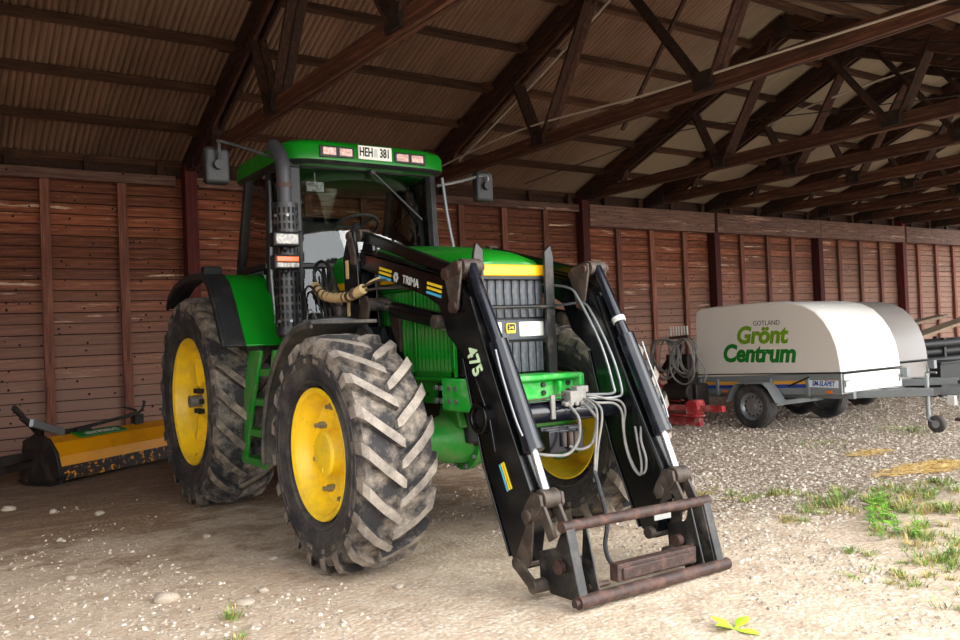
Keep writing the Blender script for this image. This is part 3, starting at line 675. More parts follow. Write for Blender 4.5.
plt = part('number_plate', 'plate', lambda b: b.prism([(-.15, 2.80), (.15, 2.80), (.15, 2.91), (-.15, 2.91)], 1.402, 1.418, 'x'), rf, bevel=.004)
text('plate_lettering', 'HEH', .1, (0, 1, 0), (0, 0, 1), (1.419, -.082, 2.855), 'ink', plt, sx=.62, bold=.0025)
text('plate_lettering', '381', .1, (0, 1, 0), (0, 0, 1), (1.419, .085, 2.855), 'ink', plt, sx=.62, bold=.0025)
part('plate_sticker', 'decal_w', lambda b: b.prism([(-.018, 2.822), (.014, 2.822), (.014, 2.888), (-.018, 2.888)], 1.4175, 1.4195, 'x'), plt)
part('wiper', 'ink', lambda b: (b.beam((1.30, -.04, 2.72), (1.27, -.5, 2.36), .014, .012), b.cyl((1.25, -.03, 2.73), (1.31, -.03, 2.73), .02, n=10)), cab)
part('inner_mirror', 'lamp', lambda b: (b.box((1.16, .42, 2.60), (.02, .15, .08)), b.cyl((1.16, .42, 2.62), (1.16, .42, 2.72), .008, n=6)), cab, bevel=.008)
part('seat', 'seat', lambda b: (b.box((.55, 0, 1.75), (.48, .5, .14)), b.beam((.32, 0, 1.8), (.22, 0, 2.5), .48, .12, up=(1, 0, 0)), b.box((.55, 0, 1.5), (.3, .3, .4))), cab, bevel=.04)
def steer(b):
    c = Vector((1.06, .02, 2.30)); ax_ = Vector((-.45, 0, .89)); x, y = b.frame(ax_)
    b.tube([c+(x*math.cos(t)+y*math.sin(t))*.19 for t in [2*math.pi*i/20 for i in range(20)]], .014, 8, 2, closed=True)
    b.cyl(c-ax_*.03, c+ax_*.02, .04); b.cyl(c-ax_*.45, c, .03)
    for i in range(3):
        a = 2*math.pi*i/3; b.beam(c, c+(x*math.cos(a)+y*math.sin(a))*.19, .025, .01, up=ax_)
part('steering_wheel', 'interior', steer, cab)
part('console', 'interior', lambda b: (b.box((.65, .48, 1.9), (.6, .2, .25)), b.box((1.1, .0, 1.85), (.16, .3, .3))), cab, bevel=.03)
# corner grab rail and antenna pole
part('cab_pole', 'steel', lambda b: b.tube([(1.33, -.68, 2.72), (1.36, -.70, 2.4), (1.42, -.73, 2.02)], .013, 8), cab)
# ---- exhaust
def guard(b):
    n, rows = 36, 49; c = (1.46, .80); r = .098; z0, z1 = 1.42, 2.40
    V = [[b.v((c[0]+r*math.cos(2*math.pi*i/n), c[1]+r*math.sin(2*math.pi*i/n), z0+(z1-z0)*j/rows)) for i in range(n)] for j in range(rows+1)]
    for j in range(rows):
        for i in range(n):
            hole = i % 2 == 0 and j % 3 != 2 and 1 < j < rows-1
            if not hole: b.face((V[j][i], V[j][(i+1) % n], V[j+1][(i+1) % n], V[j+1][i]))
ex = part('exhaust_stack', ['exhaust', 'ink'], lambda b: (b.cyl((1.46, .80, 2.3), (1.46, .80, 2.62), .054, n=20), b.tube([(1.46, .80, 2.6), (1.455, .80, 2.68), (1.425, .805, 2.76), (1.38, .815, 2.82), (1.33, .825, 2.86)], .055, 16, 4), b.cyl((1.335, .824, 2.856), (1.325, .826, 2.864), .048, n=16, mi=1), b.cyl((1.46, .80, 1.4), (1.46, .80, 2.36), .08, n=20, mi=1)))
part('heat_guard', 'perforated', guard, ex); part('guard_screw', 'steel', lambda b: [b.cyl((1.46+.1*math.cos(a), .8+.1*math.sin(a), z), (1.46+.107*math.cos(a), .8+.107*math.sin(a), z), .011, n=8) for z in (1.52, 2.3) for a in (.2, 1.1, 2.2)], ex)
part('clamp', 'rust', lambda b: b.cyl((1.46, .80, 2.52), (1.46, .80, 2.55), .06, n=20), ex)
for zc, hh in ((2.45, .5), (1.6, .3)): part('exhaust_bracket', 'black_plastic', lambda b: b.box((1.36, .69, zc), (.08, .1, hh)), ex, bevel=.01)
for nm, z, m_ in (('work_light', 2.11, 'lamp'), ('turn_signal', 1.945, 'orange')):
    hs = part(nm, 'black_plastic', lambda b: (b.box((1.61, .87, z), (.1, .2, .105)), b.cyl((1.5, .84, z-.06), (1.6, .86, z-.06), .02)), ex, bevel=.012)
    part('lens', [m_, 'lamp'], lambda b: (b.box((1.663, .87, z+(.02 if m_ == 'orange' else 0)), (.016, .17, .04 if m_ == 'orange' else .075)), b.box((1.663, .87, z-.024), (.016, .17, .035), mi=1) if m_ == 'orange' else None), ex, bevel=.006)
# ---- mirrors
def mirror(s, hv, uu, armz):
    t = part('mirror', 'black_plastic', lambda b: b.loops([[(uu-.05+du, s*(hv+dv*k_), 2.66+dz*k_) for dv, dz in ((-.09, -.12), (-.075, -.135), (.075, -.135), (.09, -.12), (.09, .12), (.075, .135), (-.075, .135), (-.09, .12))] for du, k_ in ((0, .8), (.02, 1.), (.07, 1.0), (.09, .85))]), bevel=.01)
    part('mirror_arm', 'steel' if s < 0 else 'dark_metal', lambda b: b.tube([(1.28, s*.66, armz-.06), (1.32, s*.85, armz-.02), (uu+.05, s*(hv-.03), armz+.03), (uu+.08, s*(hv+.0), armz+.0), (uu+.07, s*hv, 2.7), (uu+.05, s*hv, 2.66)], .013, 8), t)
    part('arm_joint', 'dark_metal', lambda b: b.cyl((uu+.03, s*hv, 2.66), (uu+.08, s*hv, 2.66), .035, n=14), t)
mirror(1, 1.275, 1.38, 2.80); mirror(-1, 1.07, 1.38, 2.72)
# ---- rear fenders and steps
FC = [(-.36, 1.70), (-.27, 1.79), (-.08, 1.865), (.2, 1.905), (.5, 1.92), (.74, 1.905), (.86, 1.84), (1.0, 1.66), (1.12, 1.46), (1.2, 1.34)]
for s in (1, -1):
    fd = part('rear_fender', 'green', lambda b: b.strip(FC[3:], s*.62, s*1.045, .02), bevel=.006)
    part('fender_flare', 'black_plastic', lambda b: (b.strip(FC, s*1.045, s*1.2, .025), b.strip([(p[0]*.985+.0, p[1]-.015) for p in FC], s*1.2, s*1.225, .05)), fd, bevel=.006)
    part('fender_wall', 'green', lambda b: b.prism(FC[1:]+[(1.15, 1.2), (-.3, 1.2)], s*.60, s*.625), fd)
    part('fender_light', 'black_plastic', lambda b: b.box((.1, s*.95, 2.0), (.1, .16, .09)), fd, bevel=.012)
st = part('step_ladder', 'green_dirty', lambda b: b.prism([(1.0, 1.31), (1.26, 1.31), (1.06, .93), (.84, .45), (.58, .43), (.82, .93)], .93, .955), bevel=.004)
part('ladder_rail', 'green_dirty', lambda b: b.prism([(1.5, 1.31), (1.55, 1.31), (1.3, .45), (1.24, .45)], .93, .955), st)
for z, u in ((1.16, 1.1), (.93, 1.0), (.69, .87), (.46, .76)):
    part('step_tread', 'green_dirty', lambda b: (b.box((u+.24, .86, z), (.54, .17, .02)), b.box((u+.24, .94, z-.02), (.54, .015, .05))), st, bevel=.003)
# ---- front fenders
for s in (1, -1):
    arc = [(WB+(.765+.10*(i/16)**3)*math.cos(a), ZF+(.765+.10*(i/16)**3)*math.sin(a)) for i, a in enumerate([R(86+104*i/16) for i in range(17)])]
    o_ = 1.215 if s > 0 else 1.06
    ff = part('front_fender', 'fender_dusty', lambda b: (b.strip(arc, s*(o_-.435), s*o_, -.022), b.strip(arc, s*(o_-.015), s*(o_+.005), .025)), bevel=.006)
    part('fender_stay', 'dark_metal', lambda b: (b.tube([(WB-.1, s*.66, ZF+.2), (WB-.12, s*.7, ZF+.6), (WB-.1, s*.85, ZF+.775), (WB-.1, s*1.2, ZF+.775)], .02, 8), b.tube([(WB-.1, s*.68, ZF+.3), (WB-.6, s*.7, ZF+.35), (WB-.72, s*.85, ZF+.3)], .02, 8)), ff)

# ================================================================== LOADER (parts of the tractor)
BOOM = [(2.14, 1.97), (3.27, 1.705), (3.47, 1.60), (3.753, 1.008), (3.985, .543), (3.955, .30), (3.91, .13), (3.80, .17), (3.585, .637), (3.495, .95), (3.415, 1.235), (3.24, 1.37), (3.16, 1.545), (3.03, 1.605), (2.13, 1.86)]
def pin(b, u, v0, v1, z, r): b.cyl((u, v0, z), (u, v1, z), r, n=18)
for s in (1, -1):
    bo = part('loader_boom', 'black', lambda b: b.prism(BOOM, s*.425, s*.535), bevel=.008)
    part('boom_flange', 'black', lambda b: (b.strip([(3.495, 1.575), (3.757, 1.008), (3.99, .543), (3.965, .36)], s*.415, s*.545, .014), b.strip([(2.16, 1.975), (3.27, 1.712)], s*.418, s*.542, .01), b.strip([(3.41, 1.235), (3.49, .95), (3.58, .637), (3.79, .18)], s*.418, s*.542, -.012)), bo, bevel=.003)
    part('tube_socket', 'black', lambda b: (b.ring((3.575, s*.53, .9), (3.575, s*.57, .9), .085, .058), b.prism([(3.53, 1.13), (3.66, .9), (3.70, .72), (3.64, .80), (3.57, .98)], s*.534, s*.545)), bo, bevel=.004)
    part('socket_bore', 'ink', lambda b: b.cyl((3.575, s*.535, .9), (3.575, s*.54, .9), .06), bo)
    # mast
    mz = 0. if s > 0 else -.1
    mpoly = [(1.95, 1.36), (1.93, 1.95), (2.03, 2.13+mz), (2.1, 2.13+mz), (2.15, 1.9), (2.19, 1.36)]
    ms = part('loader_mast', 'black', lambda b: (b.prism(mpoly, s*.40, s*.43), b.prism(mpoly, s*.535, s*.565), b.box((1.96, s*.48, 1.66), (.05, .14, .6))), bevel=.006)
    part('mast_foot', 'black', lambda b: (b.prism([(1.9, .95), (1.9, 1.45), (2.22, 1.45), (2.45, 1.1), (2.45, .95)], s*.33, s*.40), b.prism([(1.95, 1.2), (1.95, 1.45), (2.2, 1.45), (2.2, 1.25)], s*.36, s*.55)), ms, bevel=.01)
    for zc, hh in ((1.86, .13), (1.58, .1)): part('sticker', 'cream', lambda b: b.box((2.0, s*.567, zc), (.042, .004, hh)), ms)
    for pu, pz in ((2.06, 2.09+mz), (2.12, 1.915)): part('mast_pin', 'pin', lambda b: pin(b, pu, s*.39, s*.585, pz, .03), ms)
    for a, c in ((s*.565, s*.578), (s*.385, s*.398)): part('mast_link', 'pin', lambda b: b.prism([(2.03, 2.10+mz), (2.085, 2.12+mz), (2.155, 1.95), (2.15, 1.88), (2.1, 1.88), (2.04, 2.03+mz)], a, c), ms, bevel=.004)
    # levelling link
    l0 = (2.09, s*.48, 2.095) if s > 0 else (2.3, s*.48, 1.98)
    lk = part('levelling_link', 'black', lambda b: b.beam(l0, (3.30, s*.48, 1.735), .05, .07), bevel=.006)
    for pu, pz in ((3.30, 1.735), (l0[0], l0[2])): part('link_eye', 'pin', lambda b: pin(b, pu, s*.44, s*.52, pz, .045), lk)
    # knee bell crank
    kn = part('bell_crank', 'pin', lambda b: b.prism([(3.265, 1.725), (3.29, 1.765), (3.40, 1.795), (3.45, 1.785), (3.455, 1.74), (3.40, 1.51), (3.365, 1.49), (3.33, 1.52)], s*.545, s*.56), bevel=.005)
    part('crank_plate', 'pin', lambda b: b.prism([(3.265, 1.725), (3.29, 1.765), (3.40, 1.795), (3.45, 1.785), (3.455, 1.74), (3.40, 1.51), (3.365, 1.49), (3.33, 1.52)], s*.40, s*.415), kn, bevel=.005)
    for (u_, z_) in ((3.42, 1.755), (3.30, 1.725), (3.365, 1.53)):
        part('pivot_pin', 'rust', lambda b: (pin(b, u_, s*.385, s*.572, z_, .024), pin(b, u_, s*.56, s*.576, z_, .036)), kn)
    part('crank_roller', 'pin', lambda b: pin(b, 3.425, s*.42, s*.54, 1.757, .046), kn)
    # tilt cylinder
    tc = part('tilt_cylinder', 'cyl', lambda b: (b.cyl((3.445, s*.48, 1.76), (3.685, s*.48, 1.31), .034, n=16), b.cyl((3.68, s*.48, 1.32), (3.95, s*.48, .765), .054, n=20), b.cyl((3.945, s*.48, .775), (3.96, s*.48, .745), .058, n=20)))
    part('piston_rod', 'chrome', lambda b: b.cyl((3.95, s*.48, .765), (4.045, s*.48, .54), .023, n=14), tc)
    part('rod_eye', 'pin', lambda b: (pin(b, 4.055, s*.43, s*.53, .515, .05),), tc)
    part('cylinder_pipe', 'steel', lambda b: b.tube([(3.75, s*.55, 1.28), (3.80, s*.552, 1.15), (3.90, s*.552, .93), (3.945, s*.54, .83)], .006, 8), tc)
    if s < 0: part('hose_clip', 'decal_w', lambda b: b.cyl((3.62, s*.48, 1.435), (3.635, s*.48, 1.405), .042, n=14), tc)
    # lift cylinder
    lc = part('lift_cylinder', 'black', lambda b: b.cyl((2.52, s*.48, 1.555), (3.13, s*.48, 1.45), .052, n=20))
    part('piston_rod', 'chrome', lambda b: b.cyl((2.27, s*.48, 1.60), (2.53, s*.48, 1.553), .025, n=14), lc)
    part('rod_eye', 'pin', lambda b: (pin(b, 2.26, s*.38, s*.57, 1.60, .045), b.prism([(2.2, 1.63), (2.28, 1.66), (2.33, 1.6), (2.24, 1.38), (2.12, 1.38)], s*.555, s*.575)), lc, bevel=.004)
    part('barrel_eye', 'pin', lambda b: pin(b, 3.14, s*.42, s*.56, 1.45, .042), lc)
    # carrier links at the end of the boom
    cl = part('tilt_link', 'pin', lambda b: ([b.prism([(4.02, .55), (4.09, .545), (4.10, .49), (4.03, .40), (3.96, .37), (3.93, .41), (3.96, .47)], a, c) for a, c in ((s*.54, s*.56), (s*.4, s*.42))], pin(b, 3.985, s*.39, s*.575, .425, .036), [b.beam((4.05, q, .5), (4.15, q, .33), .02, .06) for q in (s*.53, s*.43)]), bevel=.004)
    part('boom_end_pin', 'pin', lambda b: (pin(b, 3.885, s*.39, s*.575, .165, .036), pin(b, 4.02, s*.39, s*.58, .075, .036), b.beam((3.885, s*.565, .165), (4.02, s*.565, .075), .015, .07), b.prism([(3.87, .2), (3.99, .42), (4.03, .40), (4.0, .2), (3.93, .12)], s*.548, s*.56)), cl, bevel=.004)
# writing on the right boom
bdir = Vector((3.27-2.14, 0, 1.705-1.97)).normalized(); bup = Vector((-bdir.z, 0, bdir.x))
mid = Vector((2.80, -.5375, 1.722))
BO = [o for o in TR.children if o.name.startswith('loader_boom')][0]
text('boom_lettering', 'TRIMA', .075, bdir, bup, mid+bdir*.04, 'decal_w', BO, sx=.95)
def stripes(c, up_, dr, n_, L_, w_, g_, cols):
    for i in range(n_):
        b = B(); q = c+up_*(.0-i*g_); b.beam(q-dr*L_/2, q+dr*L_/2, w_, .003, up=(0, 1, 0)); b.obj('decal_stripe', cols[i], BO)
for dd, of in ((-.30, 0), (.33, 0)): stripes(mid+bdir*dd+bup*.026, bup, bdir, 3, .17, .016, .028, ('decal_y', 'decal_y', 'decal_b'))
bb = B(); 
for k in range(6):
    a = math.pi*k/3; bb.cyl(mid+bdir*(-.15+.022*math.cos(a))+bup*(.022*math.sin(a)), mid+bdir*(-.15+.022*math.cos(a))+bup*(.022*math.sin(a))+Vector((0, -.002, 0)), .013, n=8)
bb.obj('decal_emblem', 'decal_w', BO)
ldir = Vector((3.753-3.47, 0, 1.008-1.60)).normalized(); lup = Vector((-ldir.z, 0, ldir.x))
text('boom_numerals', '475', .135, ldir, lup, Vector((3.52, -.5375, 1.215)), 'decal_g', BO, sx=.85, bold=.003)
d2 = Vector((3.985-3.753, 0, .543-1.008)).normalized(); u2 = Vector((-d2.z, 0, d2.x))
for i, m_ in enumerate(('decal_y', 'decal_y', 'decal_b')):
    b = B(); q = Vector((3.775, -.537, .60))+u2*(.02-.02*i); b.beam(q-d2*.075, q+d2*.075, .012, .003, up=(0, 1, 0)); b.obj('decal_stripe', m_, BO)
# cross tube, valve block, hoses
ct = part('cross_tube', 'cyl', lambda b: (b.cyl((3.6, -.43, .89), (3.6, .43, .9), .06, n=24), b.box((3.6, .0, .965), (.1, .82, .012)), b.box((3.62, 0.02, .73), (.12, .26, .13)), b.box((3.60, .02, .80), (.06, .3, .03))), bevel=.006)
for v in (.33, .1): part('tube_saddle', 'hose_grey', lambda b: b.box((3.66, v, .93), (.02, .03, .14)), ct, bevel=.004)
part('valve_block', 'hose_grey', lambda b: (b.box((3.66, -.06, .98), (.09, .12, .07)), b.box((3.67, -.1, 1.02), (.06, .09, .04)), [b.cyl((3.68, -.12+.04*i, .95), (3.72, -.12+.04*i, .94), .014, n=8) for i in range(5)]), ct, bevel=.006)
part('valve_spool', 'pin', lambda b: [b.cyl((3.69, v, .70), (3.69, v, .78), .016, n=10) for v in (.0, .05, -.04)], ct)
HOSES = [
 ('cream', .012, [(2.28, .60, 1.70), (2.40, .56, 1.76), (2.55, .44, 1.80), (2.7, .4, 1.8)]),
 ('pin', .012, [(2.28, .61, 1.71), (2.40, .575, 1.74), (2.50, .56, 1.75), (2.55, .45, 1.75)]),
 ('pin', .012, [(2.28, .59, 1.69), (2.38, .55, 1.70), (2.48, .44, 1.70), (2.6, .40, 1.68)]),
 ('hose_grey', .012, [(3.70, .023, .95), (3.78, .018, .88), (3.79, .014, .82), (3.78, .02, .739), (3.77, .086, .672), (3.76, .195, .672), (3.72, .339, .706), (3.66, .40, .78)]),
 ('hose_grey', .012, [(3.70, -.09, .95), (3.76, -.12, .88), (3.76, -.14, .829), (3.76, -.104, .713), (3.74, -.03, .68), (3.70, .02, .70)]),
 ('hose_grey', .009, [(3.70, -.10, .97), (3.79, -.109, .92), (3.80, -.111, .834), (3.80, -.086, .654), (3.82, -.05, .5)]),
 ('hose_grey', .009, [(3.70, -.13, .97), (3.79, -.145, .92), (3.80, -.148, .842), (3.80, -.11, .694), (3.82, -.06, .5)]),
 ('hose', .018, [(3.82, -.055, .56), (3.90, -.03, .43), (3.99, .02, .30), (4.0, .05, .19), (4.03, .04, .10), (4.09, .0, .08)]),
 ('hose_grey', .01, [(3.66, -.10, .99), (3.70, -.18, .975), (3.72, -.264, .953), (3.74, -.35, .934), (3.74, -.393, .877), (3.73, -.385, .785), (3.74, -.385, .682), (3.78, -.385, .578), (3.83, -.39, .51), (3.88, -.395, .52), (3.89, -.40, .60), (3.85, -.405, .70), (3.83, -.43, .78)]),
 ('hose_grey', .01, [(3.67, -.12, .96), (3.72, -.19, .935), (3.74, -.30, .924), (3.75, -.353, .874), (3.75, -.361, .77), (3.76, -.368, .656), (3.80, -.375, .548), (3.85, -.385, .50), (3.86, -.39, .569), (3.83, -.40, .672), (3.80, -.41, .78)]),
 ('steel', .011, [(2.9, -.37, 1.69), (3.068, -.37, 1.676), (3.30, -.37, 1.64), (3.393, -.37, 1.557), (3.579, -.37, 1.27), (3.67, -.37, 1.03), (3.68, -.36, .98), (3.64, -.28, .975), (3.63, -.15, .985)]),
 ('steel', .011, [(3.0, -.395, 1.55), (3.19, -.395, 1.536), (3.39, -.395, 1.538), (3.479, -.395, 1.47), (3.643, -.395, 1.207), (3.717, -.395, 1.0), (3.70, -.37, .955), (3.66, -.25, .955), (3.66, -.14, .965)]),
 ('rust', .006, [(3.64, .40, .985), (3.65, .2, .98), (3.66, .0, 1.0)]),
 ('hose', .016, [(2.2, .60, 1.46), (1.83, .62, 1.45), (1.757, .60, 1.587), (1.60, .60, 1.70), (1.52, .60, 1.80), (1.50, .60, 1.90), (1.58, .58, 1.96), (1.70, .56, 1.90), (1.76, .54, 1.75), (1.85, .52, 1.6)]),
 ('hose', .014, [(2.0, .50, 1.44), (1.88, .56, 1.50), (1.78, .60, 1.66), (1.70, .60, 1.82), (1.62, .58, 1.90), (1.56, .56, 1.84), (1.55, .56, 1.70), (1.60, .55, 1.5), (1.6, .5, 1.36)]),
 ('hose', .010, [(1.9, .60, 1.42), (1.80, .68, 1.55), (1.74, .69, 1.70), (1.62, .69, 1.77), (1.50, .68, 1.74), (1.46, .66, 1.62), (1.50, .62, 1.45)]),
 ('pin', .016, [(1.80, .5, 1.40), (1.80, .55, 1.55), (1.78, .56, 1.72), (1.70, .56, 1.80), (1.66, .54, 1.68), (1.68, .5, 1.45)]),
 ('hose_grey', .006, [(1.72, .66, 1.40), (1.70, .68, 1.52), (1.64, .70, 1.60), (1.58, .70, 1.54), (1.62, .68, 1.42)]),
]
for m_, r_, pth in HOSES:
    part('hydraulic_hose', m_, lambda b: b.tube(pth, r_*.75, 8, 4))
cr = part('wrapped_hose', ['cream', 'rust'], lambda b: b.tube([(1.55, .62, 1.775), (1.671, .63, 1.715), (1.843, .64, 1.675), (2.059, .64, 1.66), (2.20, .62, 1.672), (2.31, .60, 1.705)], .036, 12, 5, mif=lambda i: 1 if i % 2 == 1 and False else 0))
bb = B(True)
for i in range(14):
    pass
for u, z in ((1.62, 1.742), (1.70, 1.71), (1.78, 1.688), (1.86, 1.674), (1.94, 1.666), (2.02, 1.662), (2.10, 1.661), (2.16, 1.664), (2.23, 1.68)): part('hose_band', 'rust', lambda b: b.cyl((u, .637, z), (u+.012, .637, z-.002), .039, n=14), cr)
part('valve_stack', 'pin', lambda b: (b.box((1.84, .56, 1.47), (.14, .14, .14)), b.box((1.7, .6, 1.44), (.1, .14, .1)), b.cyl((1.84, .56, 1.5), (1.84, .56, 1.62), .04)), bevel=.01)
part('coupler_block', 'ink', lambda b: (b.box((1.62, .66, 1.52), (.1, .08, .1)), b.box((1.5, .62, 1.42), (.1, .08, .08))), bevel=.01)
# ---- tool carrier: slightly out of square, resting on the ground
CA = empty('tool_carrier_seat'); CA.name = 'tool_carrier'
CA.parent = TR; CA.location = (4.205, .02, 0.02); CA.rotation_euler = (R(-1.8), 0, R(3.0))
def cpart(name, mats, fn, bevel=0., parent=None): return part(name, mats, fn, parent or CA, bevel)
for s in (1, -1):
    cpart('side_plate', 'worn_black', lambda b: (b.prism([(-.06, .36), (.0, .375), (.09, .03), (.05, -.0), (-.16, -.0), (-.24, .06), (-.25, .2), (-.12, .24)], s*.495, s*.51), b.prism([(-.02, .36), (.0, .36), (.09, .03), (.03, .0), (-.05, .0)], s*.40, s*.412), b.strip([(.0, .37), (.095, .02)], s*.50, s*.56, .012)), bevel=.004)
    for a, c in ((.505, .535), (.36, .40)): cpart('plate_boss', 'rust', lambda b: b.cyl((-.08, s*a, .15), (-.08, s*c, .15), .034, n=14))
    cpart('lock_pin', 'rust', lambda b: (b.cyl((.02, s*.28, .055), (.02, s*.42, .055), .014, n=10), b.box((.02, s*.38, .09), (.015, .012, .12))))
cpart('top_tube', 'rust', lambda b: b.cyl((-.01, -.57, .365), (-.01, .57, .365), .028, n=20))
cpart('bottom_tube', 'rust', lambda b: (b.cyl((.09, -.6, .02), (.09, .56, .02), .033, n=20), b.cyl((.09, .56, .02), (.09, .585, .02), .02, n=12)))
cpart('lock_bar', 'rust', lambda b: (b.box((.03, -.06, .10), (.06, .62, .09)), b.box((.065, -.06, .095), (.014, .56, .06))), bevel=.006)
cpart('type_plate', 'decal_w', lambda b: b.box((-.2, -.40, .28), (.006, .14, .06)))

# ================================================================== TRAILERS
def trailer(name, ox, oy, label, cov, nose, logo, jockey=True):
    t = empty(name, (ox, oy, 0)); tag(t, label, 'trailer')
    def p(nm, mats, fn, parent=None, bevel=0., ang=35):
        b = B(); fn(b); return b.obj(nm, mats, parent or t, bevel=bevel, ang=ang)
    Wd = 1.3; L0, L1 = 0., 2.22     # local: x 0..Wd, y 0 (front) .. 2.22 (rear)
    prof = [(2.22, .62), (2.21, 1.48), (2.19, 1.55), (2.12, 1.595), (1.6, 1.62), (1.0, 1.625), (.68, 1.605), (.48, 1.56), (.32, 1.48), (.2, 1.36), (.11, 1.22), (.045, 1.05), (.012, .88), (0, .735)]
    def cover(b):
        n = len(prof); rows = []
        for x, k in ((0, 0.), (.012, .012), (.03, .02), (Wd-.03, .02), (Wd-.012, .012), (Wd, 0.)):
            ins = .02-k; c = Vector((1.1, 1.0)); row = []
            for q in prof:
                d = (c-Vector(q)).normalized(); qq = Vector(q)+d*ins; row.append(b.v((x, qq.x, qq.y)))
            rows.append(row)
        for i in range(len(rows)-1):
            for j in range(n-1): b.face((rows[i][j], rows[i][j+1], rows[i+1][j+1], rows[i+1][j]), 1 if j >= 5 and 0 < i < 5 else 0)
            b.face((rows[i][n-1], rows[i][0], rows[i+1][0], rows[i+1][n-1]))
        b.face(rows[0], 0); b.face(rows[-1][::-1], 0)
    cv = p('cover', [cov, nose], cover, ang=30)
    p('cover_edge', 'ink', lambda b: (b.box((-.006, 1.1, .70), (.012, 2.2, .014), Matrix.Rotation(R(-1.6), 3, 'X')), b.box((Wd/2, -.01, .735), (Wd, .012, .014))), cv)
    for s, x in ((-1, 0.), (1, Wd)):
        sp = p('side_wall', 'galv', lambda b: b.hexa([(x-.015, .0, .47), (x-.015, 2.22, .40), (x-.015, 2.22, .64), (x-.015, 0, .72), (x+.015, .0, .47), (x+.015, 2.22, .40), (x+.015, 2.22, .64), (x+.015, 0, .72)]), bevel=.006)
        for y in (.45, 1.0, 1.85, 2.15): p('stake', 'galv', lambda b: b.box((x+s*.02, y, .56-.03*y), (.025, .045, .22)), sp, .005)
        for y0, y1 in ((.04, .40), (.48, .95), (1.5, 1.82), (1.88, 2.12)):
            yc = (y0+y1)/2; zc = .585-.036*yc; z_ = lambda y: .60-.036*y
            p('stripe', 'stripe_y', lambda b: b.hexa([(x+s*.0155, y0, z_(y0)), (x+s*.0155, y1, z_(y1)), (x+s*.0155, y1, z_(y1)+.045), (x+s*.0155, y0, z_(y0)+.045), (x+s*.018, y0, z_(y0)), (x+s*.018, y1, z_(y1)), (x+s*.018, y1, z_(y1)+.045), (x+s*.018, y0, z_(y0)+.045)]), sp)
            p('stripe', 'stripe_b', lambda b: b.hexa([(x+s*.0155, y0, z_(y0)-.045), (x+s*.0155, y1, z_(y1)-.045), (x+s*.0155, y1, z_(y1)), (x+s*.0155, y0, z_(y0)), (x+s*.018, y0, z_(y0)-.045), (x+s*.018, y1, z_(y1)-.045), (x+s*.018, y1, z_(y1)), (x+s*.018, y0, z_(y0))]), sp)
        for y in (.16, 1.72): p('marker_lamp', 'orange', lambda b: b.box((x+s*.022, y, .50-.03*y), (.02, .07, .03)), sp, .004)
        p('mudguard', 'galv', lambda b: b.strip([(.76, .36), (.87, .52), (.96, .60), (1.38, .585), (1.46, .5), (1.54, .34)][::-1], x+s*.03, x+s*.24, .014, 'x'), bevel=.004)
        wh = p('wheel', 'steel', lambda b: (b.lathe([(-.07, .175), (-.06, .165), (.0, .15), (.05, .155), (.065, .175), (.07, .185), (.06, .17), (.045, .15), (.03, .14), (.05, .1), (.045, .06), (.055, .045), (.06, .0)], (x+s*.13, 1.16, .29), (s, 0, 0), 32)))
        p('tyre', 'rubber', lambda b: b.lathe([(-.08, .18), (-.09, .21), (-.09, .255), (-.07, .283), (-.03, .29), (.03, .29), (.07, .283), (.09, .255), (.09, .21), (.08, .18), (-.08, .18)], (x+s*.13, 1.16, .29), (s, 0, 0), 40), wh)
        for a in [2*math.pi*i/12 for i in range(12)]: p('rim_slot', 'ink', lambda b: b.cyl((x+s*(.13+.0425), 1.16+.12*math.cos(a), .29+.12*math.sin(a)), (x+s*(.13+.046), 1.16+.12*math.cos(a), .29+.12*math.sin(a)), .013, n=8), wh)
    for x in (.25, Wd-.25): p('frame_rail', 'galv', lambda b: b.beam((x, 2.2, .385), (x, .0, .44), .06, .08))
    p('axle', 'galv', lambda b: (b.beam((.0, 1.16, .29), (Wd, 1.16, .29), .06, .06), b.box((.25, 1.16, .34), (.07, .12, .1)), b.box((Wd-.25, 1.16, .34), (.07, .12, .1))))
    p('floor_panel', 'galv', lambda b: b.box((Wd/2, 1.11, .45), (Wd, 2.2, .02), Matrix.Rotation(R(-1.7), 3, 'X')))
    fp = p('front_panel', nose, lambda b: b.box((Wd/2, -.005, .60), (Wd-.06, .025, .22)), bevel=.008)
    for x in (.06, Wd-.06): p('latch', 'galv', lambda b: (b.box((x, -.025, .63), (.09, .02, .018)), b.box((x-.03, -.025, .59), (.014, .02, .07))), fp, .004)
    p('tailgate', 'galv', lambda b: b.box((Wd/2, 2.225, .53), (Wd, .025, .24)), bevel=.006)
    p('strut', 'ink', lambda b: b.beam((-.03, .72, .55), (-.03, .42, .67), .02, .02))
    db = p('drawbar', 'galv', lambda b: (b.beam((.3, .3, .43), (Wd/2-.02, -.75, .48), .06, .09), b.beam((Wd-.3, .3, .43), (Wd/2+.02, -.75, .48), .06, .09), b.beam((Wd/2, -.6, .48), (Wd/2, -1.15, .51), .08, .08), b.box((Wd-.02, -.06, .66), (.08, .1, .12))), bevel=.006)
    p('coupling', 'steel', lambda b: (b.box((Wd/2, -1.2, .53), (.09, .2, .07)), b.tube([(Wd/2, -1.12, .56), (Wd/2, -1.05, .66), (Wd/2, -1.2, .66)], .014, 8)), db, .01)
    p('connector_box', 'white', lambda b: b.box((Wd/2-.08, -.98, .40), (.06, .09, .11)), db, .008)
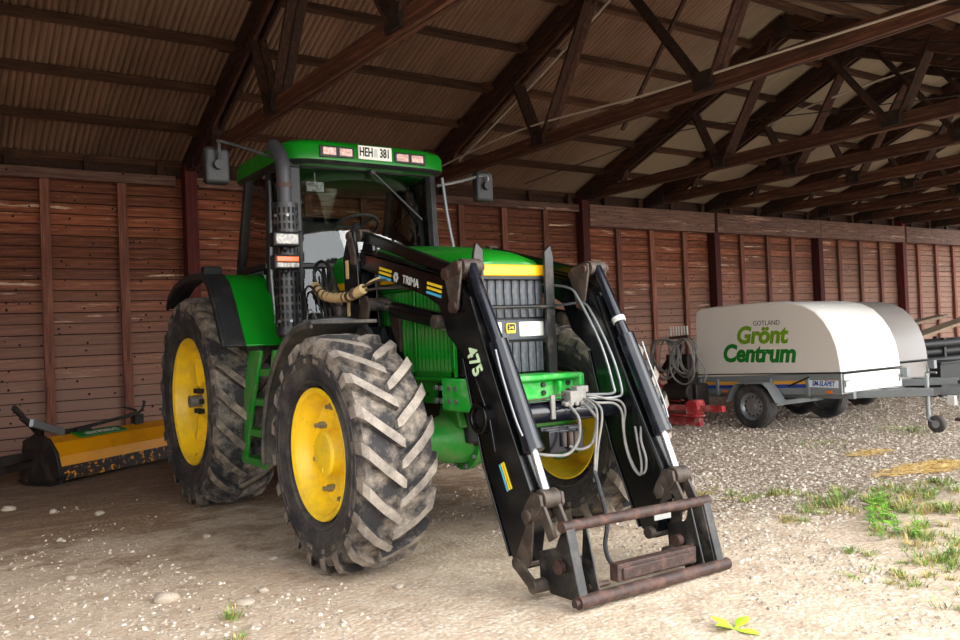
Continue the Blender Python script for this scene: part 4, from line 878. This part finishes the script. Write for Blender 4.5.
    if jockey:
        jw = p('jockey_wheel', 'galv', lambda b: (b.cyl((Wd/2+.08, -.62, .14), (Wd/2+.08, -.62, .66), .025, n=14), b.tube([(Wd/2+.08, -.62, .66), (Wd/2+.08, -.62, .70), (Wd/2+.08, -.74, .70)], .012, 8), b.beam((Wd/2+.08, -.62, .17), (Wd/2+.08, -.71, .11), .1, .02)))
        p('tyre', 'rubber', lambda b: b.cyl((Wd/2+.04, -.72, .1), (Wd/2+.12, -.72, .1), .1, n=28), jw, .02)
        p('hub_disc', 'galv', lambda b: b.cyl((Wd/2+.035, -.72, .1), (Wd/2+.125, -.72, .1), .045, n=16), jw)
    if logo:
        X, Y = (0, -1, 0), (0, 0, 1)
        text('cover_lettering', 'GOTLAND', .09, X, Y, (-.001, 1.03, 1.355), 'logo_grey', cv, sx=.95)
        text('cover_lettering', 'Grönt', .31, X, Y, (-.001, 1.13, 1.195), 'logo_lime', cv, shear=.18, bold=.012, sx=1.02, space=.98)
        text('cover_lettering', 'Centrum', .32, X, Y, (-.001, 1.19, .955), 'logo_green', cv, shear=.18, bold=.013, sx=.98, space=.98)
        sw = [o for o in t.children if o.name.startswith('side_wall')][0]
        p('name_patch', 'stripe_w', lambda b: b.box((-.019, .24, .59), (.002, .40, .085)), sw)
        text('maker_lettering', 'SM-SLÄPET', .085, X, Y, (-.021, .24, .592), 'stripe_b', sw, shear=.25, bold=.002, sx=.75)
    return t
trailer('covered_trailer', 9.2, 5.86, 'cream covered trailer with green lettering on its side', 'fiberglass', 'nosewhite', True)
trailer('covered_trailer', 11.0, 6.45, 'plain grey-white covered trailer half hidden behind the lettered one', 'fiberglass2', 'fiberglass2', False, False)

# ================================================================== FLAIL MOWER
MW = empty('flail_mower', (1.27, 9.50, 0), math.atan2(.585, .81)); tag(MW, 'worn orange-yellow flail mower on the ground behind the tractor wheel', 'mower')
MW.scale = (1, .6, 1)
def mp(nm, mats, fn, parent=None, bevel=0., ang=35):
    b = B(); fn(b); return b.obj(nm, mats, parent or MW, bevel=bevel, ang=ang)
ML = 2.25
mp('mower_hood', 'mower', lambda b: b.strip([(.02, .17), (.06, .29), (.22, .42), (.5, .475), (.72, .42), (.78, .12)][::-1], .02, ML, .014, 'x'), bevel=0., ang=18)
mp('front_flap', 'mower_worn', lambda b: b.strip([(.0, .045), (.012, .19)], .03, ML-.02, .01, 'x'))
mp('rotor', 'mower_dark', lambda b: b.cyl((.05, .4, .2), (ML, .4, .2), .12, n=16))
for x in (0., ML):
    mp('side_plate', 'mower_dark', lambda b: b.prism([(-.03, .02), (-.03, .2), (.03, .34), (.2, .48), (.5, .53), (.76, .46), (.84, .12), (.8, .02)], x-.02, x+.02, 'x'), bevel=.006)
    mp('skid', 'mower_dark', lambda b: b.strip([(-.06, .09), (.0, .02), (.12, .0), (.6, .0), (.8, .05)], x-.07, x+.05, .016, 'x'))
mp('rear_roller', 'mower_dark', lambda b: b.cyl((.05, .86, .1), (ML-.05, .86, .1), .08, n=16))
mp('headstock', 'steel', lambda b: (b.beam((.35, .5, .5), (-.18, .25, .66), .06, .08), b.beam((.1, .62, .5), (-.05, .5, .64), .05, .05)), bevel=.006)
mp('linkage_arm', 'mower_dark', lambda b: (b.beam((.12, .55, .5), (-.32, .22, .74), .04, .06), b.beam((-.3, .22, .74), (-.42, .18, .84), .05, .05), b.beam((.0, .5, .32), (-1.2, .1, .34), .07, .08), b.beam((.0, .6, .22), (-1.3, .3, .22), .06, .07)), bevel=.006)
mp('hydraulic_hose', 'hose', lambda b: (b.tube([(.3, .5, .49), (.7, .55, .52), (1.1, .5, .56), (1.5, .52, .60), (1.62, .56, .72)], .02, 8), b.tube([(.3, .6, .5), (.9, .62, .53), (1.5, .6, .6), (1.3, .58, .68)], .016, 8)))
for bc, bd in (((1.45, .5, .52), (.14, .12, .12)), ((.62, .5, .50), (.2, .1, .06))): mp('bracket', 'mower_dark', lambda b: b.box(bc, bd), bevel=.006)
dn = Vector((0, .28, .055)).normalized()
dc = mp('decal', 'logo_green', lambda b: b.hexa([(.45, .25, .432), (1.12, .25, .432), (1.12, .47, .475), (.45, .47, .475), (.45, .25, .446), (1.12, .25, .446), (1.12, .47, .489), (.45, .47, .489)]))
text('decal_lettering', 'emac', .2, (1, 0, 0), dn, (.8, .36, .469), 'decal_w', dc, bold=.004, sx=1.15)

# ================================================================== RED IMPLEMENT WITH HOSE
RD = empty('linkage_frame', (8.72, 8.0, 0), -math.pi/2); tag(RD, 'faded red steel linkage frame with black machinery beside the lettered trailer', 'implement')
def rp(nm, mats, fn, parent=None, bevel=0.):
    b = B(); fn(b); return b.obj(nm, mats, parent or RD, bevel=bevel)
rp('main_beam', 'red', lambda b: (b.beam((-.5, .0, .24), (.78, -.02, .27), .07, .08), b.beam((-.55, .1, .06), (.3, .1, .06), .08, .12), b.beam((-.5, .12, .38), (.2, .1, .36), .08, .1)), bevel=.008)
rp('sleeve', 'red', lambda b: (b.prism([(.2, .18), (.2, .33), (.26, .37), (.38, .37), (.42, .26), (.36, .17)], -.1, .07), b.beam((-.1, -.02, .16), (.4, -.02, .16), .18, .03)), bevel=.01)
rp('upright', 'red', lambda b: (b.beam((-.52, .05, .2), (-.47, .05, .80), .07, .12), b.beam((-.45, .0, .6), (.1, .0, .36), .05, .04)), bevel=.008)
rp('tool_body', 'mower_dark', lambda b: (b.beam((-.5, .2, .7), (-.2, .2, 1.05), .06, .06), b.box((-.12, .22, .62), (.4, .2, .7)), b.cyl((-.25, .05, .46), (.2, .05, .46), .12), b.box((.12, .18, .42), (.3, .25, .3))), bevel=.015)
rp('comb_bar', 'rust', lambda b: (b.beam((-.22, .12, 1.20), (.12, .12, 1.22), .05, .04), b.beam((-.05, .14, .9), (-.05, .14, 1.2), .04, .04)))
for i in range(7): rp('comb_tooth', 'white', lambda b: b.beam((-.2+.05*i, .12, 1.22), (-.185+.05*i, .10, 1.36), .02, .022), bevel=.004)
for jc, jd in (((-.56, -.02, .66), (.1, .1, .22)), ((-.42, -.14, .17), (.08, .1, .3))): rp('plastic_jug', 'white', lambda b: b.box(jc, jd), bevel=.03)
def coil(b):
    rd = random.Random(3)
    for c, r0, n in ((-.16, .27, 6), (.22, .28, 7)):
        for k in range(n):
            rx, rz = r0*rd.uniform(.5, 1.05), r0*rd.uniform(.8, 1.12); ph = rd.uniform(0, 6); dx = rd.uniform(-.05, .05)
            b.tube([(c+dx+rx*math.cos(t), -.02-.016*k+.03*math.sin(t*2+ph), 1.19-rz+rz*math.sin(t)+rd.uniform(-.01, .01)) for t in [2*math.pi*i/14 for i in range(14)]], .011, 6, 2, closed=True)
    b.tube([(.45, -.1, .95), (.56, -.1, .8), (.58, -.1, .7), (.54, -.1, .62)], .011, 6)
HC = B(); coil(HC); ho = HC.obj('hose_coil', 'hose_grey', None, (8.72, 8.0, 0), (0, 0, -math.pi/2)); tag(ho, 'looped grey hose hung in coils over the red frame', 'hose')

# ================================================================== CLUTTER BY THE WALL ON THE RIGHT
PL_ = empty('pipe_rack', (15.6, 8.3, 0)); tag(PL_, 'rack of dark pipes and tubes stacked behind the trailers', 'pipe rack')
def pp(nm, mats, fn, parent=None, bevel=0.):
    b = B(); fn(b); return b.obj(nm, mats, parent or PL_, bevel=bevel)
for x in (-.9, .2, 1.3): pp('rack_leg', 'dark_metal', lambda b: (b.beam((x, -.3, 0), (x, -.3, .95), .08, .08), b.beam((x, .4, 0), (x, .4, .95), .08, .08), b.beam((x, -.35, .45), (x, .45, .45), .07, .07)), bevel=.006)
for i, (y, z) in enumerate([(-.25, .54), (0, .54), (.25, .54), (-.2, .69), (.08, .69), (-.3, .84), (-.05, .84), (.2, .84)]):
    pp('pipe', 'dark_metal', lambda b: b.ring((-1.3-.1*(i % 3), y, z), (2.6, y-.1, z+.02), .07, .055, 16))
pk = B(); pk.beam((-1.3, -.5, .98), (2.2, .2, 1.28), .3, .05); o = pk.obj('plank', 'grey_wood', None, (15.6, 8.3, 0)); tag(o, 'grey weathered plank lying across the pipe rack', 'plank')
pk = B(); pk.beam((-1.2, .2, 1.1), (1.8, .5, 1.35), .25, .05); o = pk.obj('plank', 'grey_wood', None, (15.6, 8.3, 0)); tag(o, 'short grey plank behind the long one on the pipe rack', 'plank')
cr_ = B(); cr_.box((0, 0, .28), (.8, .6, .55)); cr_.box((0, 0, .57), (.84, .64, .04)); o = cr_.obj('crate', 'dark_metal', None, (14.5, 7.5, 0), bevel=.01); tag(o, 'dark low crate in front of the pipe rack', 'crate')
rk = B(); rk.cyl((0, 0, 0), (0, 0, .5), .045, n=12); rk.cyl((0, 0, 0), (0, 0, .03), .13, n=14); rk.box((0, 0, .5), (.12, .12, .05)); o = rk.obj('support_leg', 'rust', None, (11.25, 5.45, 0), bevel=.004); tag(o, 'rusty brown support stand beyond the trailer drawbar', 'stand')
sc = B(); sc.tube([(0, 0, .6), (.2, .1, 1.25), (.35, .1, 1.3), (.6, .05, 1.0)], .03, 8); sc.tube([(0, .1, .5), (.3, .1, 1.2), (.5, .1, 1.15)], .025, 8); sc.cyl((.2, 0, 0), (.2, 0, .7), .04); o = sc.obj('bent_pipe', 'steel', None, (13.0, 8.6, 0)); tag(o, 'pale bent pipe sticking up behind the grey trailer', 'pipe')

# ================================================================== STONES, GRAVEL, PLANTS
def rock(b, c, r, seed, sub=1):
    bm = b.bm; ret = bmesh.ops.create_icosphere(bm, subdivisions=sub, radius=1.); rd = random.Random(seed); ax_ = [r*rd.uniform(.7, 1.3), r*rd.uniform(.7, 1.3), r*rd.uniform(.4, .7)]
    rot = Matrix.Rotation(rd.uniform(0, 6), 3, 'Z')
    for v in ret['verts']:
        k = 1+.35*noise.noise(v.co*1.3+Vector((seed*3.1, 0, 0))); q = rot @ Vector((v.co.x*ax_[0]*k, v.co.y*ax_[1]*k, v.co.z*ax_[2]*k)); v.co = q+Vector(c)
def gravel():
    rd = random.Random(11); vs, fs = [], []
    base = [(-.8, 0, -.3), (.1, -.9, -.3), (.9, .1, -.3), (0, .8, -.3), (-.5, -.1, .5), (.4, -.3, .55), (.2, .5, .45)]
    tri = [(0, 1, 4), (1, 5, 4), (1, 2, 5), (2, 6, 5), (2, 3, 6), (3, 0, 4), (3, 4, 6), (4, 5, 6)]
    n = 0; tone = []
    while n < 30000:
        if rd.random() < .62: x, y = rd.uniform(4.2, 15), rd.uniform(2.6, 9)
        else: x, y = rd.uniform(0, 6), rd.uniform(1.8, 8.6)
        d = noise.noise(Vector((x*.6, y*.6, 5)))+.5*noise.noise(Vector((x*2.2, y*2.2, 1)))
        if x < 4.6 and (d < .12 or y > 5.6 and (d < .3 or rd.random() < .6)): continue
        if x >= 4.6 and y < 3.4 and d < .0: continue
        s = (.005+.013*rd.random()**2)*(1.35 if x > 5.5 else 1.); a = rd.uniform(0, 6.28); ca, sa = math.cos(a), math.sin(a); z = gh(x, y) if x < 15 else 0
        i0 = len(vs); q = [rd.uniform(.7, 1.3) for _ in range(3)]
        for p in base:
            px_, py_ = p[0]*s*q[0]*rd.uniform(.8, 1.2), p[1]*s*q[1]*rd.uniform(.8, 1.2)
            vs.append((x+px_*ca-py_*sa, y+px_*sa+py_*ca, z+p[2]*s*q[2]*.8+s*.2))
        tone += [rd.random() if x > 4.4 or y < 5. else rd.uniform(.35, .8)]*8; fs += [(a_+i0, b_+i0, c_+i0) for a_, b_, c_ in tri]; n += 1
    me = bpy.data.meshes.new('gravel'); me.from_pydata(vs, [], fs); me.materials.append(M['pebble']); me.attributes.new('tone', 'FLOAT', 'FACE').data.foreach_set('value', tone); o = mk('gravel', me); tag(o, 'loose pale limestone gravel scattered over the ground', 'gravel', None, 'stuff')
gravel()
for i, (x, y, r) in enumerate([(1.13, 4.73, .06), (1.44, 4.39, .045), (1.3, 7.57, .045), (.9, 6.8, .035), (2.62, 6.5, .03), (.72, 8.4, .05), (1.6, 4.55, .035), (1.9, 5.2, .03), (.8, 5.6, .04), (2.2, 4.1, .03), (1.0, 7.9, .035), (1.75, 6.1, .028)]):
    b = B(); rock(b, (0, 0, 0), r, i+1, 2); o = b.obj('stone', 'pebble', None, (x, y, gh(x, y)+r*.22), ang=60); tag(o, 'pale stone lying on the packed dirt left of the front wheel', 'stone', 'stones on the dirt')
def blade(b, x, y, z, h, w_, lean, az, mi=0):
    d = Vector((math.cos(az), math.sin(az), 0)); sd = Vector((-d.y, d.x, 0))*w_/2; p0 = Vector((x, y, z)); p1 = p0+d*lean*h*.35+Vector((0, 0, h*.6)); p2 = p0+d*lean*h+Vector((0, 0, h*(.95-.3*lean)))
    a, c, e, f_, g = b.v(p0-sd), b.v(p0+sd), b.v(p1+sd*.8), b.v(p1-sd*.8), b.v(p2); b.face((a, c, e, f_), mi); b.face((f_, e, g), mi)
def tuft(nm, x, y, rad, n, h, label, group, mats=('grass', 'grass_dry'), seed=0, dry=.2, wid=.008):
    rd = random.Random(seed); b = B()
    for i in range(n):
        a, r = rd.uniform(0, 6.28), rad*rd.random(); px_, py_ = r*math.cos(a), r*math.sin(a)
        blade(b, px_, py_, gh(x+px_, y+py_)-.004, h*rd.uniform(.35, 1.1), wid*rd.uniform(.6, 1.3), rd.uniform(.3, 1.3), a+rd.uniform(-1, 1), 1 if rd.random() < dry else 0)
    o = b.obj(nm, list(mats), None, (x, y, 0)); tag(o, label, 'grass', group); return o
spots = [(5.42, 4.78, .14, 90, .07), (5.5, 4.35, .16, 110, .07), (5.63, 4.2, .15, 150, .1), (5.42, 3.7, .18, 170, .09), (5.87, 3.72, .24, 300, .13), (6.1, 3.47, .3, 360, .12), (5.75, 3.5, .25, 260, .1), (5.05, 2.9, .16, 200, .11), (5.68, 2.96, .3, 320, .12), (4.75, 2.55, .16, 170, .09), (4.25, 2.48, .13, 110, .06), (4.23, 2.24, .2, 240, .08), (5.05, 3.55, .12, 90, .06), (4.6, 2.75, .12, 90, .06), (5.3, 2.75, .2, 200, .1), (4.9, 2.4, .22, 240, .1), (6.6, 3.6, .3, 240, .1), (6.3, 3.15, .3, 300, .12), (4.55, 2.2, .2, 200, .09), (5.0, 4.55, .1, 60, .05), (4.45, 4.9, .1, 40, .05)]
def grass_patch():
    rg = random.Random(5); b = B()
    for (x, y, r, n, h) in spots:
        for q in range(max(4, int(r*44))):
            a = rg.uniform(0, 6.28); d = r*1.5*math.sqrt(rg.random()); cx_, cy_ = x+d*math.cos(a), y+d*math.sin(a); rr = rg.uniform(.03, .10); hh = h*rg.uniform(.35, 1.05); dry = rg.choice((.15, .3, .8))
            for k in range(rg.randint(14, 52)):
                t_, m_ = rg.uniform(0, 6.28), rr*rg.random(); px_, py_ = cx_+m_*math.cos(t_), cy_+m_*math.sin(t_)
                blade(b, px_, py_, gh(px_, py_)-.004, hh*rg.uniform(.3, 1.1), rg.uniform(.004, .009), rg.uniform(.3, 1.4), t_+rg.uniform(-1, 1), 1 if rg.random() < dry else 0)
    o = b.obj('grass_patch', ['grass', 'grass_dry'], None); tag(o, 'patchy short grass growing through the gravel right of the loader', 'grass', None, 'stuff')
grass_patch()
tag(tuft('grass_strip', 10.0, 5.5, .45, 420, .04, 'low grass strip beside the trailer jockey wheel', None, seed=91), kind='stuff')
tag(tuft('grass_strip', 8.4, 5.6, .4, 200, .03, 'low sparse grass patch in front of the lettered trailer', None, seed=92), kind='stuff')
tuft('grass_tuft', 1.30, 4.17, .05, 36, .09, 'small lone grass tuft on the dirt left of the front wheel', None, seed=93)
tuft('grass_tuft', 1.22, 3.85, .06, 30, .05, 'tiny yellowish grass tuft at the edge of the pale gravel', None, seed=94, dry=.5)
def leafy(nm, x, y, n, L, label, group, seed, mat='leaf', up=.6):
    rd = random.Random(seed); t = empty(nm, (x, y, gh(x, y))); tag(t, label, 'plant', group)
    for i in range(n):
        a = 6.28*i/n+rd.uniform(-.3, .3); l = L*rd.uniform(.7, 1.15); e = up*rd.uniform(.6, 1.2); b = B()
        d = Vector((math.cos(a)*math.cos(e), math.sin(a)*math.cos(e), math.sin(e))); sd = Vector((-math.sin(a), math.cos(a), 0)); nn = d.cross(sd)
        rows = []
        for q, w_ in ((0, .02), (.2, .10), (.45, .24), (.7, .2), (.9, .09), (1., .01)):
            c = d*l*q-Vector((0, 0, 1))*l*.25*q*q; rows.append([b.v(c-sd*w_*l-nn*.03*l), b.v(c), b.v(c+sd*w_*l-nn*.03*l)])
        for j in range(5):
            for k in range(2): b.face((rows[j][k], rows[j][k+1], rows[j+1][k+1], rows[j+1][k]))
        b.obj('leaf', mat, t, ang=60)
    return t
leafy('seedling', 3.05, 2.53, 4, .125, 'bright yellow-green broad-leaved seedling alone on the pale dirt', None, 5, 'leaf_lime', up=.5)
def weed(x, y, hgt, seed):
    rd = random.Random(seed); t = empty('weed', (x, y, gh(x, y))); tag(t, 'bright green leafy weed standing in the patchy grass', 'plant', 'leafy weeds in the gravel')
    b = B(); b.tube([(0, 0, 0), (.01, 0, hgt*.5), (.0, .01, hgt)], .003, 5, 2); b.obj('stem', 'grass', t)
    for i in range(13):
        f = .15+.85*i/12; a = i*2.4+rd.uniform(-.4, .4); l = hgt*(.55-.25*f)*rd.uniform(.8, 1.2); e = rd.uniform(.1, .8); b = B()
        d = Vector((math.cos(a)*math.cos(e), math.sin(a)*math.cos(e), math.sin(e))); sd = Vector((-math.sin(a), math.cos(a), 0)); o0 = Vector((0, 0, hgt*f)); rows = []
        for q, w_ in ((0, .03), (.35, .24), (.7, .2), (1., .01)):
            c = o0+d*l*q-Vector((0, 0, l*.35*q*q)); rows.append([b.v(c-sd*w_*l+Vector((0, 0, .05*l))), b.v(c), b.v(c+sd*w_*l+Vector((0, 0, .05*l)))])
        for j in range(3):
            for k in range(2): b.face((rows[j][k], rows[j][k+1], rows[j+1][k+1], rows[j+1][k]))
        b.obj('leaf', 'leaf', t, ang=60)
rw = random.Random(8)
for i in range(16):
    f = i/15; weed(5.0+.72*f+rw.uniform(-.12, .12), 2.84+.66*f+rw.uniform(-.1, .1), rw.uniform(.08, .17), 40+i)
def straw(x, y, rx, ry, n, seed, label):
    rd = random.Random(seed); b = B()
    for i in range(n):
        a, r = rd.uniform(0, 6.28), math.sqrt(rd.random()); px_, py_ = rx*r*math.cos(a), ry*r*math.sin(a); az = rd.uniform(0, 3.14); l = rd.uniform(.03, .09); d = Vector((math.cos(az), math.sin(az), rd.uniform(-.1, .2)))*l
        p = Vector((px_, py_, gh(x+px_, y+py_)+.012)); b.beam(p-d, p+d, .004, .003)
    o = b.obj('straw', 'straw', None, (x, y, 0)); tag(o, label, 'straw', None, 'stuff')
straw(7.62, 4.0, .5, .2, 420, 1, 'golden straw spilled in a long patch on the gravel')
straw(8.05, 4.86, .3, .12, 110, 2, 'small patch of golden straw nearer the lettered trailer')
straw(7.1, 4.1, .3, .1, 60, 3, 'thin scatter of golden straw at the end of the long patch')
